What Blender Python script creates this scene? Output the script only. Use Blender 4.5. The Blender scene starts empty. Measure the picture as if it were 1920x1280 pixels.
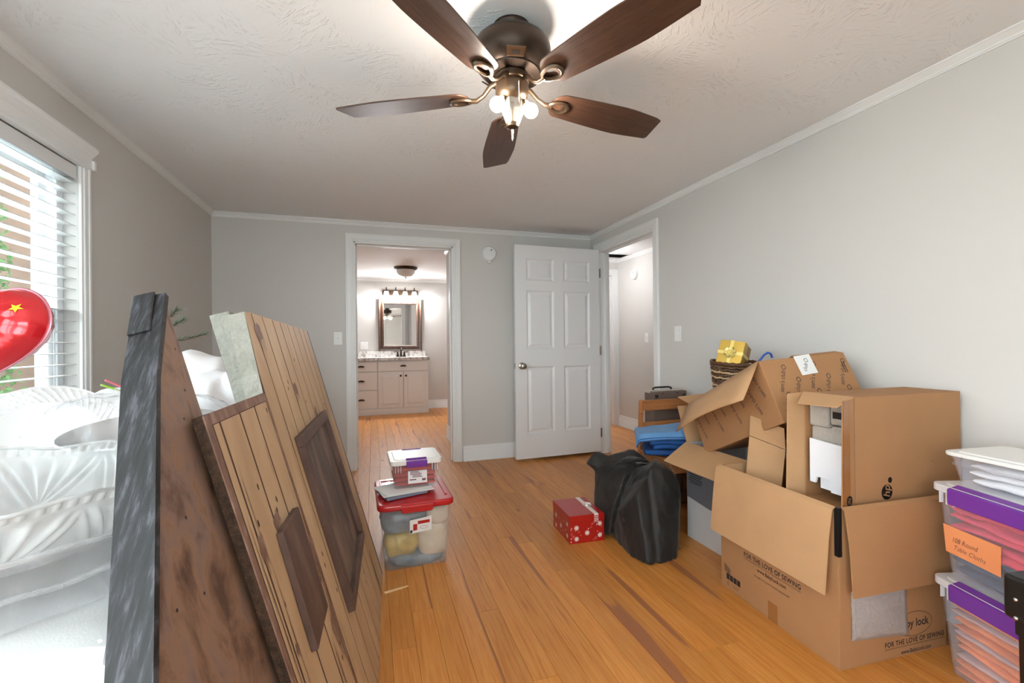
import bpy, bmesh, math, random
from mathutils import Vector, Matrix, Euler, noise
PI = math.pi
R = math.radians
sc = bpy.context.scene
COL = sc.collection
random.seed(7)

# ------------------------------------------------------------------ camera
F_PX, YAW, PITCH, ROLL, CAM_H = 847.7, R(17.303), R(0.185), R(-0.582), 1.134
cd = bpy.data.cameras.new('camera')
cam = bpy.data.objects.new('camera', cd)
COL.objects.link(cam)
cd.sensor_fit = 'HORIZONTAL'
cd.sensor_width = 36.0
cd.lens = 36.0 * F_PX / 1920.0
cd.clip_start = 0.02
_f = Vector((math.sin(YAW)*math.cos(PITCH), math.cos(YAW)*math.cos(PITCH), math.sin(PITCH)))
_r = Vector((math.cos(YAW), -math.sin(YAW), 0))
_u = _r.cross(_f)
_r2 = _r*math.cos(ROLL) + _u*math.sin(ROLL)
_u2 = -_r*math.sin(ROLL) + _u*math.cos(ROLL)
cam.matrix_world = Matrix(((_r2.x, _u2.x, -_f.x, 0), (_r2.y, _u2.y, -_f.y, 0), (_r2.z, _u2.z, -_f.z, CAM_H), (0, 0, 0, 1)))
sc.camera = cam

# ------------------------------------------------------------------ sky and exposure
WORLD_STRENGTH = 7.6
FAN_W, VAN_W, HALL_W = 4.2, 15.0, 7.0
world = bpy.data.worlds.new('sky')
sc.world = world
world.use_nodes = True
_bg = world.node_tree.nodes['Background']
_bg.inputs[0].default_value = (0.84, 0.945, 0.98, 1)
_bg.inputs[1].default_value = WORLD_STRENGTH
sc.view_settings.view_transform = 'Standard'
sc.view_settings.look = 'None'
sc.view_settings.gamma = 1.0
sc.view_settings.use_curve_mapping = False
sc.view_settings.exposure = 0.68
sc.cycles.use_light_tree = False
sc.cycles.max_bounces = 8
sc.cycles.diffuse_bounces = 4
sc.cycles.glossy_bounces = 4
sc.cycles.transmission_bounces = 8
sc.cycles.transparent_max_bounces = 14
sc.cycles.adaptive_threshold = 0.025
sc.cycles.adaptive_min_samples = 12
sc.cycles.sample_clamp_indirect = 6.0
sc.cycles.caustics_reflective = False
sc.cycles.caustics_refractive = False

# daylight of the left window and two added ones, as portals that guide the sky's own light through them
def portal(name, loc, rot, sx, sy):
    l = bpy.data.lights.new(name, 'AREA')
    l.shape = 'RECTANGLE'; l.size = sx; l.size_y = sy
    l.cycles.is_portal = True
    o = bpy.data.objects.new(name, l); COL.objects.link(o)
    o.location = loc; o.rotation_euler = rot
portal('window_portal', (-1.40, 1.66, 1.29), (0, R(-90), 0), 1.36, 1.74)
portal('added_rear_window_portal', (-0.36, -1.42, 1.35), (R(90), 0, 0), 1.54, 1.5)
portal('added_near_window_portal', (-1.40, -0.36, 1.15), (0, R(-90), 0), 1.9, 1.46)

# ------------------------------------------------------------------ helpers
def lin(r, g, b):
    f = lambda c: (c/255)/12.92 if c/255 <= 0.04045 else (((c/255)+0.055)/1.055)**2.4
    return (f(r), f(g), f(b), 1.0)

class MB:
    """collects shapes; obj() links them as one mesh object"""
    def __init__(s): s.v = []; s.f = []
    def add(s, vs, fs, m=None):
        b = len(s.v)
        for p in vs:
            p = Vector(p)
            s.v.append(m @ p if m else p)
        s.f += [tuple(b+i for i in f) for f in fs]
        return s
    def box(s, x0, x1, y0, y1, z0, z1, m=None):
        return s.add([(x0,y0,z0),(x1,y0,z0),(x1,y1,z0),(x0,y1,z0),(x0,y0,z1),(x1,y0,z1),(x1,y1,z1),(x0,y1,z1)],
                     [(0,3,2,1),(4,5,6,7),(0,1,5,4),(1,2,6,5),(2,3,7,6),(3,0,4,7)], m)
    def hexa(s, p, m=None):
        return s.add(p, [(0,3,2,1),(4,5,6,7),(0,1,5,4),(1,2,6,5),(2,3,7,6),(3,0,4,7)], m)
    def prism(s, poly, d, m=None):
        """poly: 3D points in a plane, extruded by vector d"""
        n = len(poly); d = Vector(d)
        vs = [Vector(p) for p in poly] + [Vector(p)+d for p in poly]
        fs = [tuple(range(n))[::-1], tuple(range(n, 2*n))] + [(i, (i+1) % n, n+(i+1) % n, n+i) for i in range(n)]
        return s.add(vs, fs, m)
    def lathe(s, prof, n=24, m=None, cap=True):
        vs = []; fs = []
        for r, z in prof:
            for i in range(n):
                a = 2*PI*i/n
                vs.append((r*math.cos(a), r*math.sin(a), z))
        for k in range(len(prof)-1):
            for i in range(n):
                j = (i+1) % n
                fs.append((k*n+i, k*n+j, (k+1)*n+j, (k+1)*n+i))
        if cap:
            fs.append(tuple(range(n))[::-1]); fs.append(tuple(range((len(prof)-1)*n, len(prof)*n)))
        return s.add(vs, fs, m)
    def tube(s, pts, r, n=8, m=None, closed=False):
        pts = [Vector(p) for p in pts]; N = len(pts)
        rr = r if isinstance(r, (list, tuple)) else [r]*N
        vs = []; fs = []; up = None
        for k, p in enumerate(pts):
            a = pts[(k-1) % N] if (closed or k > 0) else p
            b = pts[(k+1) % N] if (closed or k < N-1) else p
            t = (b-a).normalized()
            if up is None:
                up = t.orthogonal().normalized()
            up = (up - t*up.dot(t)).normalized()
            w = t.cross(up)
            for i in range(n):
                an = 2*PI*i/n
                vs.append(p + (up*math.cos(an) + w*math.sin(an))*rr[k])
        for k in range(N if closed else N-1):
            k2 = (k+1) % N
            for i in range(n):
                j = (i+1) % n
                fs.append((k*n+i, k*n+j, k2*n+j, k2*n+i))
        if not closed:
            fs.append(tuple(range(n))[::-1]); fs.append(tuple(range((N-1)*n, N*n)))
        return s.add(vs, fs, m)
    def grid(s, fn, nu, nv, cu=False, cv=False, m=None):
        vs = [fn(i/(nu if cu else nu-1), j/(nv if cv else nv-1)) for i in range(nu) for j in range(nv)]
        fs = []
        for i in range(nu if cu else nu-1):
            for j in range(nv if cv else nv-1):
                i2, j2 = (i+1) % nu, (j+1) % nv
                fs.append((i*nv+j, i2*nv+j, i2*nv+j2, i*nv+j2))
        return s.add(vs, fs, m)
    def rbox(s, x0, x1, y0, y1, z0, z1, r, n=4, m=None, taper=0.0):
        """box with rounded vertical corners; taper shrinks the bottom"""
        def ring(z, t):
            o = []
            for cx, cy, a0 in ((x1-r, y1-r, 0), (x0+r, y1-r, PI/2), (x0+r, y0+r, PI), (x1-r, y0+r, 1.5*PI)):
                for k in range(n+1):
                    a = a0 + PI/2*k/n
                    o.append(Vector((cx+r*math.cos(a), cy+r*math.sin(a), z)))
            mx, my = (x0+x1)/2, (y0+y1)/2
            return [Vector((mx+(p.x-mx)*(1-t/max(1e-6, (x1-x0)/2)), my+(p.y-my)*(1-t/max(1e-6, (y1-y0)/2)), p.z)) for p in o]
        a, b = ring(z0, taper), ring(z1, 0); N = len(a)
        return s.add(a+b, [tuple(range(N))[::-1], tuple(range(N, 2*N))] + [(i, (i+1) % N, N+(i+1) % N, N+i) for i in range(N)], m)
    def obj(s, name, mat, parent=None, smooth=None, bevel=0, seg=2, sub=0, world=False, solid=0, recalc=True):
        me = bpy.data.meshes.new(name)
        me.from_pydata([tuple(p) for p in s.v], [], s.f)
        if recalc:
            bm = bmesh.new(); bm.from_mesh(me)
            bmesh.ops.recalc_face_normals(bm, faces=bm.faces)
            bm.to_mesh(me); bm.free()
        return link(name, me, mat, parent, smooth, bevel, seg, sub, world, solid)

def link(name, me, mat, parent=None, smooth=None, bevel=0, seg=2, sub=0, world=False, solid=0):
    if mat is not None:
        me.materials.clear(); me.materials.append(MT[mat] if isinstance(mat, str) else mat)
    if smooth is not None:
        me.polygons.foreach_set('use_smooth', [True]*len(me.polygons))
        if smooth < 180: me.set_sharp_from_angle(angle=R(smooth))
    me.update()
    o = bpy.data.objects.new(name, me); COL.objects.link(o)
    if parent is not None: setparent(o, parent, world)
    if solid:
        q = o.modifiers.new('solid', 'SOLIDIFY'); q.thickness = solid; q.offset = 0
    if bevel:
        q = o.modifiers.new('bevel', 'BEVEL'); q.width = bevel; q.segments = seg; q.limit_method = 'ANGLE'; q.angle_limit = R(40)
    if sub:
        q = o.modifiers.new('sub', 'SUBSURF'); q.levels = sub; q.render_levels = sub
    return o

def wmat(o):
    m = Matrix.LocRotScale(o.location, o.rotation_euler, o.scale)
    return wmat(o.parent) @ o.matrix_parent_inverse @ m if o.parent else m
def setparent(o, parent, world=False):
    o.parent = parent
    if world: o.matrix_parent_inverse = wmat(parent).inverted()

def thing(name, label, cat, loc=(0, 0, 0), rot=(0, 0, 0), group=None):
    o = bpy.data.objects.new(name, None); COL.objects.link(o)
    o.empty_display_size = 0.05
    o.location = loc; o.rotation_euler = rot
    o['label'] = label; o['category'] = cat
    if group: o['group'] = group
    return o
def tag(o, label, cat, group=None):
    o['label'] = label; o['category'] = cat
    if group: o['group'] = group
    return o
def struct(o, label=None):
    o['kind'] = 'structure'
    if label: o['label'] = label
    return o
def origin_to(o, p):
    """move a top-level mesh's origin to p without moving the mesh"""
    p = Vector(p); o.data.transform(Matrix.Translation(-p)); o.location = p
    return o

def text_geo(s, size, shear=0.0, bold=0.0, spacing=1.0):
    cu = bpy.data.curves.new('t', 'FONT'); cu.body = s; cu.size = size; cu.shear = shear; cu.offset = bold
    cu.space_character = spacing; cu.resolution_u = 3
    cu.align_x = 'CENTER'; cu.align_y = 'CENTER'
    o = bpy.data.objects.new('t', cu); COL.objects.link(o)
    dg = bpy.context.evaluated_depsgraph_get(); dg.update()
    me = bpy.data.meshes.new_from_object(o.evaluated_get(dg))
    vs = [v.co.copy() for v in me.vertices]; fs = [tuple(p.vertices) for p in me.polygons]
    bpy.data.objects.remove(o); bpy.data.curves.remove(cu); bpy.data.meshes.remove(me)
    return vs, fs
def frame(o, x, y):
    x = Vector(x).normalized(); y = Vector(y); y = (y - x*y.dot(x)).normalized(); z = x.cross(y)
    o = Vector(o)
    return Matrix(((x.x, y.x, z.x, o.x), (x.y, y.y, z.y, o.y), (x.z, y.z, z.z, o.z), (0, 0, 0, 1)))
def put_text(mb, s, size, o, x, y, shear=0.0, bold=0.0, width=None, spacing=1.0, lift=0.0006):
    vs, fs = text_geo(s, size, shear, bold, spacing)
    if width:
        w = max(v.x for v in vs) - min(v.x for v in vs)
        for v in vs: v.x *= width/w
    for v in vs: v.z = lift
    return mb.add(vs, fs, frame(o, x, y))
def quad(mb, o, x, y, w, h, lift=0.0005):
    m = frame(o, x, y)
    return mb.add([(-w/2, -h/2, lift), (w/2, -h/2, lift), (w/2, h/2, lift), (-w/2, h/2, lift)], [(0, 1, 2, 3)], m)
def ringgeo(mb, o, x, y, a, b, w, n=40, lift=0.0006, a0=0, a1=2*PI):
    m = frame(o, x, y); vs = []
    for i in range(n+1):
        t = a0 + (a1-a0)*i/n
        vs += [(a*math.cos(t), b*math.sin(t), lift), ((a-w)*math.cos(t), (b-w)*math.sin(t), lift)]
    return mb.add(vs, [(2*i, 2*i+2, 2*i+3, 2*i+1) for i in range(n)], m)
def disc(mb, o, x, y, r, n=28, lift=0.0006):
    m = frame(o, x, y)
    return mb.add([(r*math.cos(2*PI*i/n), r*math.sin(2*PI*i/n), lift) for i in range(n)], [tuple(range(n))], m)

# ------------------------------------------------------------------ materials
MT = {}
def newmat(name):
    m = bpy.data.materials.new(name); m.use_nodes = True
    MT[name] = m
    nt = m.node_tree
    return m, nt, nt.nodes, nt.links, nt.nodes['Principled BSDF']
def N(nt, t, **kw):
    n = nt.nodes.new(t)
    for k, v in kw.items():
        if k.startswith('i_'):
            n.inputs[k[2:].replace('_', ' ')].default_value = v
        else: setattr(n, k, v)
    return n
def plain(name, col, rough=0.5, metal=0.0, spec=0.5, emis=None, estr=0, bump=0, bscale=200, var=0, vscale=4, coat=0, trans=0, sheen=0, stretch=None, detail=3):
    m, nt, nd, ln, b = newmat(name)
    b.inputs['Base Color'].default_value = col
    b.inputs['Roughness'].default_value = rough
    b.inputs['Metallic'].default_value = metal
    b.inputs['Specular IOR Level'].default_value = spec
    b.inputs['Coat Weight'].default_value = coat
    b.inputs['Sheen Weight'].default_value = sheen
    if trans: b.inputs['Transmission Weight'].default_value = trans
    if emis: b.inputs['Emission Color'].default_value = emis; b.inputs['Emission Strength'].default_value = estr
    if bump or var:
        tc = N(nt, 'ShaderNodeTexCoord'); mp = N(nt, 'ShaderNodeMapping'); ln.new(tc.outputs['Object'], mp.inputs[0])
        if stretch: mp.inputs['Scale'].default_value = stretch
    if bump:
        n = N(nt, 'ShaderNodeTexNoise', i_Scale=bscale, i_Detail=detail); ln.new(mp.outputs[0], n.inputs['Vector'])
        bp = N(nt, 'ShaderNodeBump', i_Strength=bump, i_Distance=0.01); ln.new(n.outputs['Fac'], bp.inputs['Height']); ln.new(bp.outputs[0], b.inputs['Normal'])
    if var:
        n = N(nt, 'ShaderNodeTexNoise', i_Scale=vscale, i_Detail=4.0); ln.new(mp.outputs[0], n.inputs['Vector'])
        mr = N(nt, 'ShaderNodeMapRange'); ln.new(n.outputs['Fac'], mr.inputs[0])
        mr.inputs[1].default_value = 0.3; mr.inputs[2].default_value = 0.7; mr.inputs[3].default_value = 1-var; mr.inputs[4].default_value = 1+var
        mx = N(nt, 'ShaderNodeVectorMath', operation='SCALE'); mx.inputs[0].default_value = col[:3]
        ln.new(mr.outputs[0], mx.inputs['Scale']); ln.new(mx.outputs[0], b.inputs['Base Color'])
    return m
def clearmat(name, col, opacity, rough=0.15, bump=0, bscale=30, trans_col=(1, 1, 1, 1), rng=0.45):
    """thin clear plastic: part see-through, part glossy sheet"""
    m, nt, nd, ln, b = newmat(name)
    b.inputs['Base Color'].default_value = col; b.inputs['Roughness'].default_value = rough
    t = N(nt, 'ShaderNodeBsdfTransparent'); t.inputs[0].default_value = trans_col
    mx = N(nt, 'ShaderNodeMixShader')
    lw = N(nt, 'ShaderNodeLayerWeight', i_Blend=0.35)
    mr = N(nt, 'ShaderNodeMapRange'); mr.inputs[3].default_value = opacity; mr.inputs[4].default_value = min(1, opacity+rng)
    ln.new(lw.outputs['Facing'], mr.inputs[0]); ln.new(mr.outputs[0], mx.inputs[0])
    ln.new(t.outputs[0], mx.inputs[1]); ln.new(b.outputs[0], mx.inputs[2])
    ln.new(mx.outputs[0], nd['Material Output'].inputs[0])
    if bump:
        tc = N(nt, 'ShaderNodeTexCoord')
        n = N(nt, 'ShaderNodeTexNoise', i_Scale=bscale, i_Detail=4.0, i_Distortion=1.2); ln.new(tc.outputs['Object'], n.inputs['Vector'])
        bp = N(nt, 'ShaderNodeBump', i_Strength=bump, i_Distance=0.02); ln.new(n.outputs['Fac'], bp.inputs['Height'])
        ln.new(bp.outputs[0], b.inputs['Normal']); ln.new(bp.outputs[0], lw.inputs['Normal'])
    return m
def ramp(nt, stops):
    r = N(nt, 'ShaderNodeValToRGB'); e = r.color_ramp.elements
    while len(e) < len(stops): e.new(0.5)
    for k, (p, c) in enumerate(stops): e[k].position = p; e[k].color = c
    return r
def woodmat(name, c1, c2, c3, rough=0.4, scale=(18, 1.2, 18), bump=0.05, rnd=0.25, knots=0.0, heart=None, coat=0.0, gscale=4.0):
    """grain runs along local Y"""
    m, nt, nd, ln, b = newmat(name)
    tc = N(nt, 'ShaderNodeTexCoord'); oi = N(nt, 'ShaderNodeObjectInfo')
    off = N(nt, 'ShaderNodeVectorMath', operation='MULTIPLY_ADD'); cmb = N(nt, 'ShaderNodeCombineXYZ')
    for k in range(3): ln.new(oi.outputs['Random'], cmb.inputs[k])
    off.inputs[1].default_value = (37, 91, 53); ln.new(cmb.outputs[0], off.inputs[0]); ln.new(tc.outputs['Object'], off.inputs[2])
    mp = N(nt, 'ShaderNodeMapping'); mp.inputs['Scale'].default_value = scale; ln.new(off.outputs[0], mp.inputs[0])
    n1 = N(nt, 'ShaderNodeTexNoise', i_Scale=gscale, i_Detail=5.0, i_Roughness=0.6, i_Distortion=0.6); ln.new(mp.outputs[0], n1.inputs['Vector'])
    mp2 = N(nt, 'ShaderNodeMapping'); mp2.inputs['Scale'].default_value = (scale[0]*6, scale[1]*1.2, scale[2]*6); ln.new(off.outputs[0], mp2.inputs[0])
    n2 = N(nt, 'ShaderNodeTexNoise', i_Scale=gscale, i_Detail=3.0); ln.new(mp2.outputs[0], n2.inputs['Vector'])
    mx = N(nt, 'ShaderNodeMath', operation='MULTIPLY_ADD'); mx.inputs[1].default_value = 0.35; ln.new(n2.outputs['Fac'], mx.inputs[0]); ln.new(n1.outputs['Fac'], mx.inputs[2])
    r = ramp(nt, [(0.42, c3), (0.6, c2), (0.82, c1)]); ln.new(mx.outputs[0], r.inputs[0])
    col = r.outputs[0]
    # board-to-board tone
    hs = N(nt, 'ShaderNodeHueSaturation'); ln.new(col, hs.inputs['Color'])
    mr = N(nt, 'ShaderNodeMapRange'); mr.inputs[3].default_value = 1-rnd; mr.inputs[4].default_value = 1+rnd; ln.new(oi.outputs['Random'], mr.inputs[0]); ln.new(mr.outputs[0], hs.inputs['Value'])
    col = hs.outputs[0]
    def over(fac, c):
        nonlocal col
        q = N(nt, 'ShaderNodeMixRGB'); ln.new(fac, q.inputs[0]); ln.new(col, q.inputs[1]); q.inputs[2].default_value = c; col = q.outputs[0]
    if heart:
        mp3 = N(nt, 'ShaderNodeMapping'); mp3.inputs['Scale'].default_value = (7, 0.4, 1); ln.new(off.outputs[0], mp3.inputs[0])
        n3 = N(nt, 'ShaderNodeTexNoise', i_Scale=1.6, i_Detail=1.5, i_Distortion=0.3); ln.new(mp3.outputs[0], n3.inputs['Vector'])
        h = N(nt, 'ShaderNodeMapRange'); h.inputs[1].default_value = 0.66; h.inputs[2].default_value = 0.675; h.inputs[4].default_value = 0.75; ln.new(n3.outputs['Fac'], h.inputs[0])
        over(h.outputs[0], heart)
    if knots:
        mp4 = N(nt, 'ShaderNodeMapping'); mp4.inputs['Scale'].default_value = (2.3, 0.9, 1); ln.new(off.outputs[0], mp4.inputs[0])
        vn = N(nt, 'ShaderNodeTexVoronoi', i_Scale=1.7); ln.new(mp4.outputs[0], vn.inputs['Vector'])
        k = N(nt, 'ShaderNodeMapRange'); k.inputs[1].default_value = knots; k.inputs[2].default_value = knots*0.45; k.inputs[4].default_value = 0.9; ln.new(vn.outputs['Distance'], k.inputs[0])
        over(k.outputs[0], (0.055, 0.022, 0.012, 1))
    ln.new(col, b.inputs['Base Color'])
    b.inputs['Roughness'].default_value = rough; b.inputs['Coat Weight'].default_value = coat; b.inputs['Coat Roughness'].default_value = 0.18
    bp = N(nt, 'ShaderNodeBump', i_Strength=bump, i_Distance=0.003); ln.new(mx.outputs[0], bp.inputs['Height']); ln.new(bp.outputs[0], b.inputs['Normal'])
    return m

plain('wall', lin(214, 211, 207), 0.75, bump=0.03, bscale=120)
plain('trim', lin(238, 238, 237), 0.35)
plain('door_white', lin(236, 236, 237), 0.38)
plain('cab_white', lin(238, 237, 235), 0.4)
plain('bronze', lin(62, 50, 42), 0.4, 0.75, bump=0.02)
plain('bronze_light', lin(96, 78, 62), 0.35, 0.8)
plain('nickel', lin(176, 170, 162), 0.28, 1.0)
plain('steel', lin(190, 190, 190), 0.25, 1.0)
plain('mirror', (0.86, 0.88, 0.88, 1), 0.02, 1.0)
plain('black', (0.006, 0.006, 0.006, 1), 0.5)
plain('dark', lin(40, 34, 30), 0.6)
plain('plastic_white', lin(240, 240, 238), 0.4)
plain('hinge', lin(120, 108, 100), 0.4, 0.7)
plain('granite_dark', lin(70, 66, 64), 0.3)
plain('slat', lin(232, 232, 232), 0.45)
plain('vinyl', lin(240, 242, 244), 0.35)
woodmat('pine', lin(212, 146, 74), lin(202, 130, 57), lin(180, 106, 45), rough=0.42, scale=(22, 1.0, 22), rnd=0.12, knots=0.06, heart=lin(146, 88, 62), coat=0.12)
woodmat('blade', lin(84, 58, 44), lin(70, 47, 35), lin(52, 34, 25), rough=0.42, scale=(1.2, 22, 22), rnd=0.04)
woodmat('oak', lin(178, 118, 70), lin(160, 100, 56), lin(132, 78, 42), rough=0.4, scale=(1.0, 18, 18), rnd=0.08)
woodmat('mirror_frame', lin(84, 58, 44), lin(68, 46, 34), lin(46, 30, 24), rough=0.3, scale=(10, 10, 10), rnd=0.0, coat=0.3)
plain('kraft', lin(194, 152, 110), 0.8, bump=0.08, bscale=90, var=0.05, vscale=6)
plain('kraft_out', lin(172, 126, 85), 0.8, bump=0.06, bscale=90, var=0.05, vscale=5)
plain('kraft_edge', lin(176, 136, 98), 0.9, bump=0.6, bscale=400)
plain('carton_white', lin(205, 203, 203), 0.6, var=0.03)
plain('tape', lin(160, 108, 62), 0.22, coat=0.3)
plain('ink', lin(42, 32, 36), 0.7)
plain('ink_blue', lin(52, 46, 54), 0.7)
plain('pulp', lin(178, 170, 160), 0.95, bump=0.5, bscale=160)
plain('foam', lin(232, 234, 240), 0.7, bump=0.1, bscale=200)
plain('bag_black', lin(26, 23, 22), 0.6, bump=0.12, bscale=500, sheen=0.12)
plain('strap_black', lin(24, 22, 22), 0.7, bump=0.3, bscale=600)
plain('zipper', lin(84, 78, 74), 0.5)
plain('leather', lin(20, 19, 19), 0.42, bump=0.15, bscale=300)
plain('stool_wood', lin(30, 18, 14), 0.4)
plain('gift_red', lin(176, 26, 24), 0.3, coat=0.3)
plain('gift_orange', lin(190, 60, 30), 0.3, coat=0.3)
plain('snow', lin(240, 228, 222), 0.5)
plain('snow_pink', lin(220, 120, 110), 0.5)
plain('gold', lin(196, 166, 78), 0.32, 0.55, bump=0.03)
plain('gold_side', lin(160, 116, 42), 0.35, 0.5)
plain('gold_ribbon', lin(236, 214, 130), 0.3, 0.2)
plain('wicker', lin(88, 56, 32), 0.6)
plain('wicker_light', lin(196, 164, 122), 0.6)
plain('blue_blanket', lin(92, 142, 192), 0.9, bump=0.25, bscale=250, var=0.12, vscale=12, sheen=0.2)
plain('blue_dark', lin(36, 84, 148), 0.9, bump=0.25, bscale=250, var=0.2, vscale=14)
plain('navy', lin(62, 84, 110), 0.9, bump=0.4, bscale=120, var=0.15, vscale=20)
plain('pink_cloth', lin(232, 72, 104), 0.85, bump=0.3, bscale=60, var=0.08, vscale=10)
plain('red_cloth', lin(200, 48, 50), 0.85, bump=0.3, bscale=60, var=0.15, vscale=14)
plain('orange_cloth', lin(236, 138, 84), 0.8, bump=0.3, bscale=60, var=0.12, vscale=16)
plain('white_cloth', lin(242, 242, 244), 0.8, bump=0.08, bscale=40)
plain('tablecloth', lin(196, 196, 196), 0.85, bump=0.05, bscale=300)
plain('purple', lin(116, 52, 158), 0.25, coat=0.2)
plain('red_lid', lin(188, 30, 36), 0.28, coat=0.3)
plain('note_orange', lin(248, 160, 106), 0.8)
plain('paper', lin(238, 238, 236), 0.7)
plain('paper_blue', lin(120, 130, 150), 0.6)
plain('yellow_wrap', lin(196, 170, 84), 0.35, bump=0.4, bscale=20, var=.2, vscale=18)
plain('bluegrey_wrap', lin(116, 132, 144), 0.35, bump=0.3, bscale=16, var=0.25, vscale=14)
plain('cream_wrap', lin(218, 206, 184), 0.5, bump=0.2, bscale=20)
clearmat('bin_clear', (0.8, 0.8, 0.9, 1), 0.045, 0.2, rng=0.22)
clearmat('bin_clear_red', (0.8, 0.79, 0.78, 1), 0.07, 0.2, rng=0.25)
clearmat('lid_clear', (0.88, 0.87, 0.9, 1), 0.72, 0.25)
clearmat('film', (0.8, 0.8, 0.82, 1), 0.10, 0.1, bump=0.7, bscale=9, rng=0.45)
clearmat('film_packet', (0.62, 0.6, 0.6, 1), 0.35, 0.12, bump=0.5, bscale=22, rng=0.35)
clearmat('crystal', (0.60, 0.60, 0.59, 1), 0.42, 0.12, rng=0.5)
clearmat('crystal_tray', (0.66, 0.66, 0.66, 1), 0.14, 0.1, rng=0.5)
clearmat('glass', (0, 0, 0, 1), 0.04, 0.0, rng=0.12)
clearmat('lantern_glass', (1, 0.97, 0.9, 1), 0.08, 0.03)
plain('bulb', (1, 1, 1, 1), 0.3, emis=(1.0, 0.86, 0.68, 1), estr=22)
plain('vanity_shade', (1, 1, 1, 1), 0.3, emis=(1.0, 0.95, 0.9, 1), estr=3)
plain('dome_glass', lin(236, 232, 226), 0.25)
plain('alarm_white', lin(240, 240, 240), 0.45)
plain('bag_white', lin(246, 246, 248), 0.4, bump=0.06, bscale=20)
plain('silver_tray', lin(196, 196, 198), 0.2, 0.85, bump=0.15, bscale=20)
plain('platter_white', lin(246, 246, 246), 0.5)
plain('needle', lin(58, 92, 58), 0.7)
plain('twig', lin(82, 62, 48), 0.8)
plain('straw_pink', lin(232, 120, 140), 0.4)
plain('straw_green', lin(170, 220, 80), 0.4)
plain('shim', lin(240, 206, 160), 0.7)
plain('panel_grey', lin(160, 158, 148), 0.9, bump=0.9, bscale=60, var=0.12, vscale=20)
plain('panel_dark_edge', lin(66, 46, 32), 0.9, bump=0.9, bscale=200, var=0.5, vscale=60)
plain('case_brown', lin(104, 86, 76), 0.55, var=0.1)
plain('case_rim', lin(190, 180, 168), 0.5)
plain('bounce_ground', lin(170, 178, 178), 0.9, var=0.06, vscale=1)
plain('grass', lin(90, 120, 60), 0.9, var=0.3, vscale=2)
plain('leaf', lin(52, 80, 36), 0.8, var=0.3, vscale=8)
plain('brick_house', lin(86, 68, 56), 0.9, var=0.15, vscale=3)
plain('siding', lin(236, 236, 236), 0.7)
plain('shingle', lin(44, 42, 42), 0.9)

# crow's-foot stomped ceiling
m, nt, nd, ln, b = newmat('ceiling_tex')
b.inputs['Base Color'].default_value = lin(240, 240, 240); b.inputs['Roughness'].default_value = 0.85
tc = N(nt, 'ShaderNodeTexCoord')
v1 = N(nt, 'ShaderNodeTexVoronoi', i_Scale=7.0, feature='F1'); ln.new(tc.outputs['Object'], v1.inputs['Vector'])
rot = N(nt, 'ShaderNodeVectorRotate', rotation_type='Z_AXIS'); ln.new(tc.outputs['Object'], rot.inputs['Vector'])
sp = N(nt, 'ShaderNodeSeparateColor'); ln.new(v1.outputs['Color'], sp.inputs[0])
ml = N(nt, 'ShaderNodeMath', operation='MULTIPLY'); ml.inputs[1].default_value = 6.28; ln.new(sp.outputs[0], ml.inputs[0]); ln.new(ml.outputs[0], rot.inputs['Angle'])
mp = N(nt, 'ShaderNodeMapping'); mp.inputs['Scale'].default_value = (110, 22, 22); ln.new(rot.outputs[0], mp.inputs[0])
n1 = N(nt, 'ShaderNodeTexNoise', i_Scale=1.0, i_Detail=2.0); ln.new(mp.outputs[0], n1.inputs['Vector'])
n2 = N(nt, 'ShaderNodeTexNoise', i_Scale=4.0, i_Detail=2.0); ln.new(tc.outputs['Object'], n2.inputs['Vector'])
k1 = N(nt, 'ShaderNodeMapRange'); k1.inputs[1].default_value = 0.55; k1.inputs[2].default_value = 0.7; ln.new(n1.outputs['Fac'], k1.inputs[0])
k2 = N(nt, 'ShaderNodeMapRange'); k2.inputs[1].default_value = 0.4; k2.inputs[2].default_value = 0.6; ln.new(n2.outputs['Fac'], k2.inputs[0])
mm = N(nt, 'ShaderNodeMath', operation='MULTIPLY'); ln.new(k1.outputs[0], mm.inputs[0]); ln.new(k2.outputs[0], mm.inputs[1])
bp = N(nt, 'ShaderNodeBump', i_Strength=0.45, i_Distance=0.006); ln.new(mm.outputs[0], bp.inputs['Height']); ln.new(bp.outputs[0], b.inputs['Normal'])

# speckled granite
m, nt, nd, ln, b = newmat('granite')
tc = N(nt, 'ShaderNodeTexCoord')
n1 = N(nt, 'ShaderNodeTexNoise', i_Scale=26.0, i_Detail=6.0, i_Roughness=0.75); ln.new(tc.outputs['Object'], n1.inputs['Vector'])
r_ = ramp(nt, [(0.36, lin(110, 104, 102)), (0.44, lin(186, 180, 176)), (0.54, lin(228, 224, 220))]); ln.new(n1.outputs['Fac'], r_.inputs[0])
ln.new(r_.outputs[0], b.inputs['Base Color']); b.inputs['Roughness'].default_value = 0.2

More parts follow.
